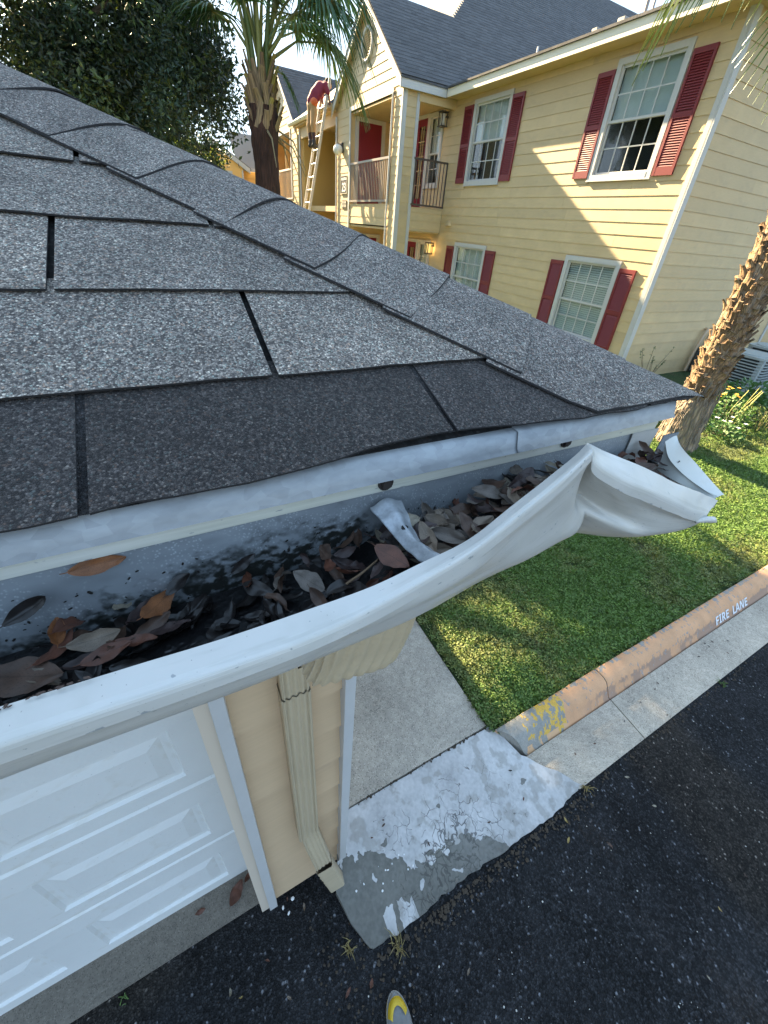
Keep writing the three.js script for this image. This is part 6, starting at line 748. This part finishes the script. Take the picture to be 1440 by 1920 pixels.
  const ac = (X, Z, lab) => { const t = thing('cooling_unit', lab, 'air conditioner', [X, 0.27, Z]), mA = M([0.36, 0.4, 0.4], 0.5), y0 = 0.3, W = 0.46, ring = (y, w, r) => { const s = new THREE.Shape(); s.absarc(w - r, w - r, r, 0, 1.5708); s.absarc(-w + r, w - r, r, 1.5708, 3.1416); s.absarc(-w + r, -w + r, r, 3.1416, 4.7124); s.absarc(w - r, -w + r, r, 4.7124, 6.2832); return s; }, slab = (y, h, w, r) => { const g = new THREE.ExtrudeGeometry(ring(0, w, r), { depth: h, bevelEnabled: false, curveSegments: 8 }); g.rotateX(-Math.PI / 2); g.translate(X, y, Z); return g; };
    part('base', slab(y0, 0.06, W, 0.2), mA, t); part('top', [slab(y0 + 0.68, 0.05, W, 0.2), slab(y0 + 0.73, 0.015, W * 0.8, 0.3)], mA, t); part('coil', slab(y0 + 0.06, 0.62, W - 0.06, 0.16), M([0.03, 0.035, 0.035], 0.8), t); for (let k = 0; k < 9; k++) part('louvre', slab(y0 + 0.1 + k * 0.064, 0.022, W - 0.005, 0.19), mA, t); for (const [sx, sz] of [[1, 1], [-1, 1], [1, -1], [-1, -1]]) part('corner_post', bevelBox(X + sx * 0.36 - 0.05, X + sx * 0.36 + 0.05, y0 + 0.05, y0 + 0.69, Z + sz * 0.36 - 0.05, Z + sz * 0.36 + 0.05, 0.012), mA, t); part('pad', bx(X - 0.55, X + 0.55, 0.2, 0.298, Z - 0.5, Z + 0.5), mConc, t); };
  ac(11.75, -4.15, 'grey louvred cooling unit standing behind the palm trunk'); ac(13.35, -4.35, 'second grey cooling unit farther right along the side wall');
  const ub = thing('utility_box', 'dark utility box with two tan conduits on the side wall, left of the palm trunk', 'utility box', [11.9, 0.5, -5.28]); part('box', bevelBox(11.75, 12.1, 0.28, 0.86, -5.3, -5.12, 0.02), M([0.07, 0.08, 0.085], 0.5), ub, 'dark meter box'); for (const [x, y, r] of [[11.9, 0.72, 0.06], [11.85, 0.46, 0.03]]) { const c = new THREE.CylinderGeometry(r, r, 0.03, 16); c.rotateX(Math.PI / 2); c.translate(x, y, -5.11); part('dial', c, M([0.75, 0.77, 0.78], 0.4), ub); }
  for (const dx of [0, 0.28]) part('conduit', tube([V(11.5 + dx, 0.3, -5.24), V(11.53 + dx, 0.85, -5.24), V(11.62 + dx, 1.2, -5.24), V(11.72 + dx, 1.3, -5.26), V(11.73 + dx, 1.3, -5.33)], 0.035, 8, 30), M([0.5, 0.38, 0.26], 0.6), ub);
}

// ---------------------------------------------------------------- worker on the ladder, shoe at the bottom edge
function fieldMesh(bones, res, lo, hi, k = 0.05) {       // one smooth surface round tapered capsules
  const size = Math.max(hi.x - lo.x, hi.y - lo.y, hi.z - lo.z), c = lo.clone().add(hi).multiplyScalar(0.5), mc = new MarchingCubes(res, new THREE.MeshBasicMaterial(), false, false, 200000), p = V(0, 0, 0), ab = V(0, 0, 0);
  for (let z = 0; z < res; z++) for (let y = 0; y < res; y++) for (let x = 0; x < res; x++) {
    p.set((x - res / 2) / (res / 2) * size / 2 + c.x, (y - res / 2) / (res / 2) * size / 2 + c.y, (z - res / 2) / (res / 2) * size / 2 + c.z); let d = 9;
    for (const [a, b, r0, r1] of bones) { ab.subVectors(b, a); const t = clamp(p.clone().sub(a).dot(ab) / ab.lengthSq()), q = p.distanceTo(a.clone().addScaledVector(ab, t)) - lerp(r0, r1, t), h = clamp(0.5 + 0.5 * (d - q) / k); d = lerp(d, q, h) - k * h * (1 - h); }
    mc.field[x + y * res + z * res * res] = -d;
  }
  mc.isolation = 0; mc.update(); const n = mc.count, P = new Float32Array(n * 3), N = new Float32Array(n * 3);
  for (let i = 0; i < n; i++) for (let j = 0; j < 3; j++) { P[i * 3 + j] = mc.positionArray[i * 3 + j] * size / 2 + c.getComponent(j); N[i * 3 + j] = mc.normalArray[i * 3 + j]; }
  const g = new THREE.BufferGeometry(); g.setAttribute('position', new THREE.BufferAttribute(P, 3)); g.setAttribute('normal', new THREE.BufferAttribute(N, 3)); return g;
}
{
  const lad = (y, z) => V(6.68 - 0.22 * (6.4 - y), y, z), zl = -18.82, zr = -18.16;
  const t = thing('extension_ladder', 'aluminium ladder leaning on the low eave gutter below the worker', 'ladder', [5.33, 0.2, -18.5]), mA = M([0.55, 0.52, 0.47], 0.35, { metalness: 0.5 });
  for (const z of [zl, zr]) { const a = lad(0.2, z), b = lad(7.1, z); part('rail', hexa([V(a.x - 0.05, a.y, z + 0.02), V(a.x + 0.05, a.y, z + 0.02), V(a.x + 0.05, a.y, z - 0.02), V(a.x - 0.05, a.y, z - 0.02), V(b.x - 0.05, b.y, z + 0.02), V(b.x + 0.05, b.y, z + 0.02), V(b.x + 0.05, b.y, z - 0.02), V(b.x - 0.05, b.y, z - 0.02)]), mA, t); }
  for (let k = 0; k < 16; k++) { const c = lad(0.45 + k * 0.42, (zl + zr) / 2), g = new THREE.CylinderGeometry(0.028, 0.028, zr - zl, 10); g.rotateX(Math.PI / 2); g.translate(c.x, c.y, c.z); part('rung', g, mA, t); }
  // figure: standing on a rung, facing the building, bent forward over the eave
  const B = (a, b, r, s) => [V(...a), V(...b), r, s ?? r]; const o = [6.28, 5.1, -18.5];
  const pr = thing('person', 'person in dark red shirt and tan trousers bent over the eave atop the ladder', 'person', o);
  const hipL = [6.26, 6.32, -18.63], hipR = [6.3, 6.32, -18.4], knL = [6.2, 5.78, -18.64], knR = [6.25, 5.8, -18.36], anL = [6.22, 5.28, -18.62], anR = [6.28, 5.28, -18.38], pel = [6.28, 6.4, -18.52], chest = [6.58, 6.84, -18.48], neck = [6.74, 7.0, -18.46], head = [6.86, 7.0, -18.44], shL = [6.66, 6.9, -18.7], shR = [6.7, 6.9, -18.24], elL = [6.74, 6.58, -18.74], elR = [6.78, 6.6, -18.16], haL = [6.76, 6.42, -18.64], haR = [6.84, 6.42, -18.2];
  const hand = (h, s) => [B(h, [h[0] + 0.06, h[1] - 0.03, h[2]], 0.038, 0.034), B([h[0] + 0.06, h[1] - 0.02, h[2] - 0.03], [h[0] + 0.13, h[1] - 0.05, h[2] - 0.035], 0.011, 0.009), B([h[0] + 0.06, h[1] - 0.025, h[2] - 0.01], [h[0] + 0.15, h[1] - 0.055, h[2] - 0.01], 0.012, 0.009), B([h[0] + 0.06, h[1] - 0.025, h[2] + 0.012], [h[0] + 0.14, h[1] - 0.055, h[2] + 0.014], 0.011, 0.009), B([h[0] + 0.055, h[1] - 0.025, h[2] + 0.032], [h[0] + 0.11, h[1] - 0.05, h[2] + 0.036], 0.01, 0.008), B([h[0] + 0.02, h[1], h[2] + s * 0.035], [h[0] + 0.06, h[1] + 0.01, h[2] + s * 0.07], 0.012, 0.009)];
  const skin = M([0.28, 0.15, 0.1], 0.6), lo = V(6.0, 5.0, -18.95), hi = V(7.15, 7.3, -18.0);
  part('body', fieldMesh([B(pel, chest, 0.12, 0.15), B(hipL, knL, 0.08, 0.06), B(hipR, knR, 0.08, 0.06), B(knL, anL, 0.055, 0.04), B(knR, anR, 0.055, 0.04), B(chest, neck, 0.1, 0.055), B(neck, head, 0.06, 0.1), B([6.88, 7.03, -18.44], [6.9, 6.93, -18.43], 0.105, 0.075), B([6.97, 6.94, -18.44], [6.985, 6.925, -18.44], 0.02, 0.018), B(shL, elL, 0.055, 0.043), B(shR, elR, 0.055, 0.043), B(elL, haL, 0.042, 0.032), B(elR, haR, 0.042, 0.032), ...hand(haL, 1), ...hand(haR, -1)], 88, lo, hi, 0.035), skin, pr);
  part('shirt', fieldMesh([B([6.27, 6.46, -18.52], [6.42, 6.66, -18.5], 0.165, 0.19), B([6.42, 6.66, -18.5], chest, 0.19, 0.195), B(chest, [6.7, 6.94, -18.47], 0.18, 0.1), B(shL, [6.72, 6.68, -18.73], 0.1, 0.085), B(shR, [6.75, 6.7, -18.18], 0.1, 0.085), B([6.3, 6.44, -18.64], [6.62, 6.86, -18.62], 0.1, 0.12), B([6.34, 6.42, -18.38], [6.64, 6.86, -18.34], 0.1, 0.12)], 60, lo, hi, 0.06), M([0.2, 0.016, 0.035], 0.75), pr, 'dark red shirt');
  part('waistband', fieldMesh([B([6.27, 6.39, -18.66], [6.3, 6.4, -18.36], 0.14, 0.14)], 48, lo, hi, 0.05), M([0.6, 0.12, 0.03], 0.7), pr);
  part('trousers', fieldMesh([B([6.26, 6.36, -18.63], [6.28, 6.36, -18.4], 0.135, 0.135), B(hipL, knL, 0.12, 0.095), B(hipR, knR, 0.12, 0.095), B(knL, [6.2, 5.6, -18.64], 0.095, 0.08), B(knR, [6.26, 5.6, -18.37], 0.095, 0.08)], 60, lo, hi, 0.03), M([0.4, 0.24, 0.11], 0.8), pr);
  for (const [k, a] of [[knL, anL], [knR, anR]]) { part('sock', fieldMesh([B([lerp(k[0], a[0], 0.35), lerp(k[1], a[1], 0.35), lerp(k[2], a[2], 0.35)], a, 0.075, 0.06)], 40, lo, hi, 0.02), M([0.07, 0.035, 0.04], 0.8), pr); part('boot', fieldMesh([B([a[0], a[1] + 0.06, a[2]], [a[0], a[1] - 0.05, a[2]], 0.075, 0.07), B([a[0] - 0.05, a[1] - 0.09, a[2]], [a[0] + 0.16, a[1] - 0.1, a[2]], 0.05, 0.045)], 48, lo, hi, 0.03), M([0.03, 0.028, 0.03], 0.6), pr); }
  part('hair', fieldMesh([B([6.85, 7.06, -18.44], [6.89, 7.06, -18.44], 0.105, 0.1)], 44, lo, hi, 0.02), M([0.02, 0.016, 0.014], 0.8), pr);
  for (const dz of [-0.04, 0.04]) { const e = new THREE.SphereGeometry(0.013, 8, 6); e.translate(6.975, 6.975, -18.44 + dz); part('eye', e, M([0.6, 0.58, 0.55], 0.3), pr); const r = new THREE.SphereGeometry(0.028, 8, 8); r.scale(0.7, 1, 0.4); r.translate(6.87, 7.0, -18.44 + dz * 2.7); part('ear', r, skin, pr); }
  const mo = new THREE.CapsuleGeometry(0.007, 0.035, 4, 8); mo.rotateX(Math.PI / 2); mo.translate(6.97, 6.895, -18.435); part('mouth', mo, M([0.25, 0.08, 0.07], 0.6), pr);
}
{
  // shoe seen from above: yellow toe guard, grey upper, white laces
  const X = 0.335, Z = -0.13, s = thing('shoe', 'grey shoe with a yellow toe guard and pale laces at the bottom edge', 'shoe', [X, 0.01, 0]);
  const dir = V(-0.16, 0, 1).normalize(), sd = V(dir.z, 0, -dir.x), at = (l, w, y) => V(X, y, Z).addScaledVector(dir, l).addScaledVector(sd, w);
  const half = (l) => l < 0.1 ? 0.05 * Math.sqrt(1 - (1 - l / 0.1) ** 2) : lerp(0.05, 0.044, smooth(0.1, 0.34, l)) * (l > 0.27 ? Math.sqrt(Math.max(0, 1 - ((l - 0.27) / 0.075) ** 2)) : 1), top = (l) => 0.055 + 0.055 * smooth(0.06, 0.2, l);
  const loop = (r0, y0, r1, y1) => grid(60, 4, (a, b) => { const th = a * 6.2832, l = 0.17 - 0.17 * Math.cos(th), w = half(clamp(l, 0.001, 0.344)) * (Math.sin(th) > 0 ? 1 : -1), k = lerp(r0, r1, b), y = lerp(y0, y1, b); return at(0.17 + (l - 0.17) * k, w * k, y); }, (a, b) => [a, b * 0.1]);
  part('sole', [loop(1.03, 0.006, 1.04, 0.03), loop(1.04, 0.03, 1.0, 0.036)], M([0.3, 0.3, 0.29], 0.7), s);
  part('upper', [grid(24, 40, (a, b) => { const l = 0.002 + b * 0.34, w = (a - 0.5) * 2, y = 0.034 + (top(l) - 0.034) * Math.pow(Math.max(0, 1 - w * w), 0.45); return at(l, w * half(l), l > 0.22 && Math.abs(w) < 0.6 ? y - 0.03 * smooth(0.22, 0.25, l) : y); })], M([0.2, 0.2, 0.2], 0.7, { bumpMap: T.fine, bumpScale: 0.003, side: THREE.DoubleSide }), s);
  part('toe_guard', grid(40, 4, (a, b) => { const th = (a - 0.5) * 2.3, l = 0.1 - 0.1 * Math.cos(th * 0.97), w = half(clamp(l, 0.0005, 0.3)) * Math.sign(th), k = lerp(1.06, 0.62, b); return at(0.1 + (l - 0.1) * k, w * k, [0.012, 0.045, 0.062, 0.068, 0.062][Math.round(b * 4)]); }), M([0.6, 0.4, 0.02], 0.5, { side: THREE.DoubleSide }), s);
  for (let k = 0; k < 4; k++) { const l = 0.115 + k * 0.028; part('lace', tube([at(l, -0.028, top(l) - 0.004), at(l + 0.008, 0, top(l) + 0.008), at(l + 0.016, 0.028, top(l + 0.016) - 0.004)], 0.0035, 6, 12), M([0.72, 0.74, 0.76], 0.8), s); }
}

// ---------------------------------------------------------------- draw
scene.traverse((o) => { if (o.isMesh) { o.castShadow = true; o.receiveShadow = true; } });
renderer.render(scene, camera);
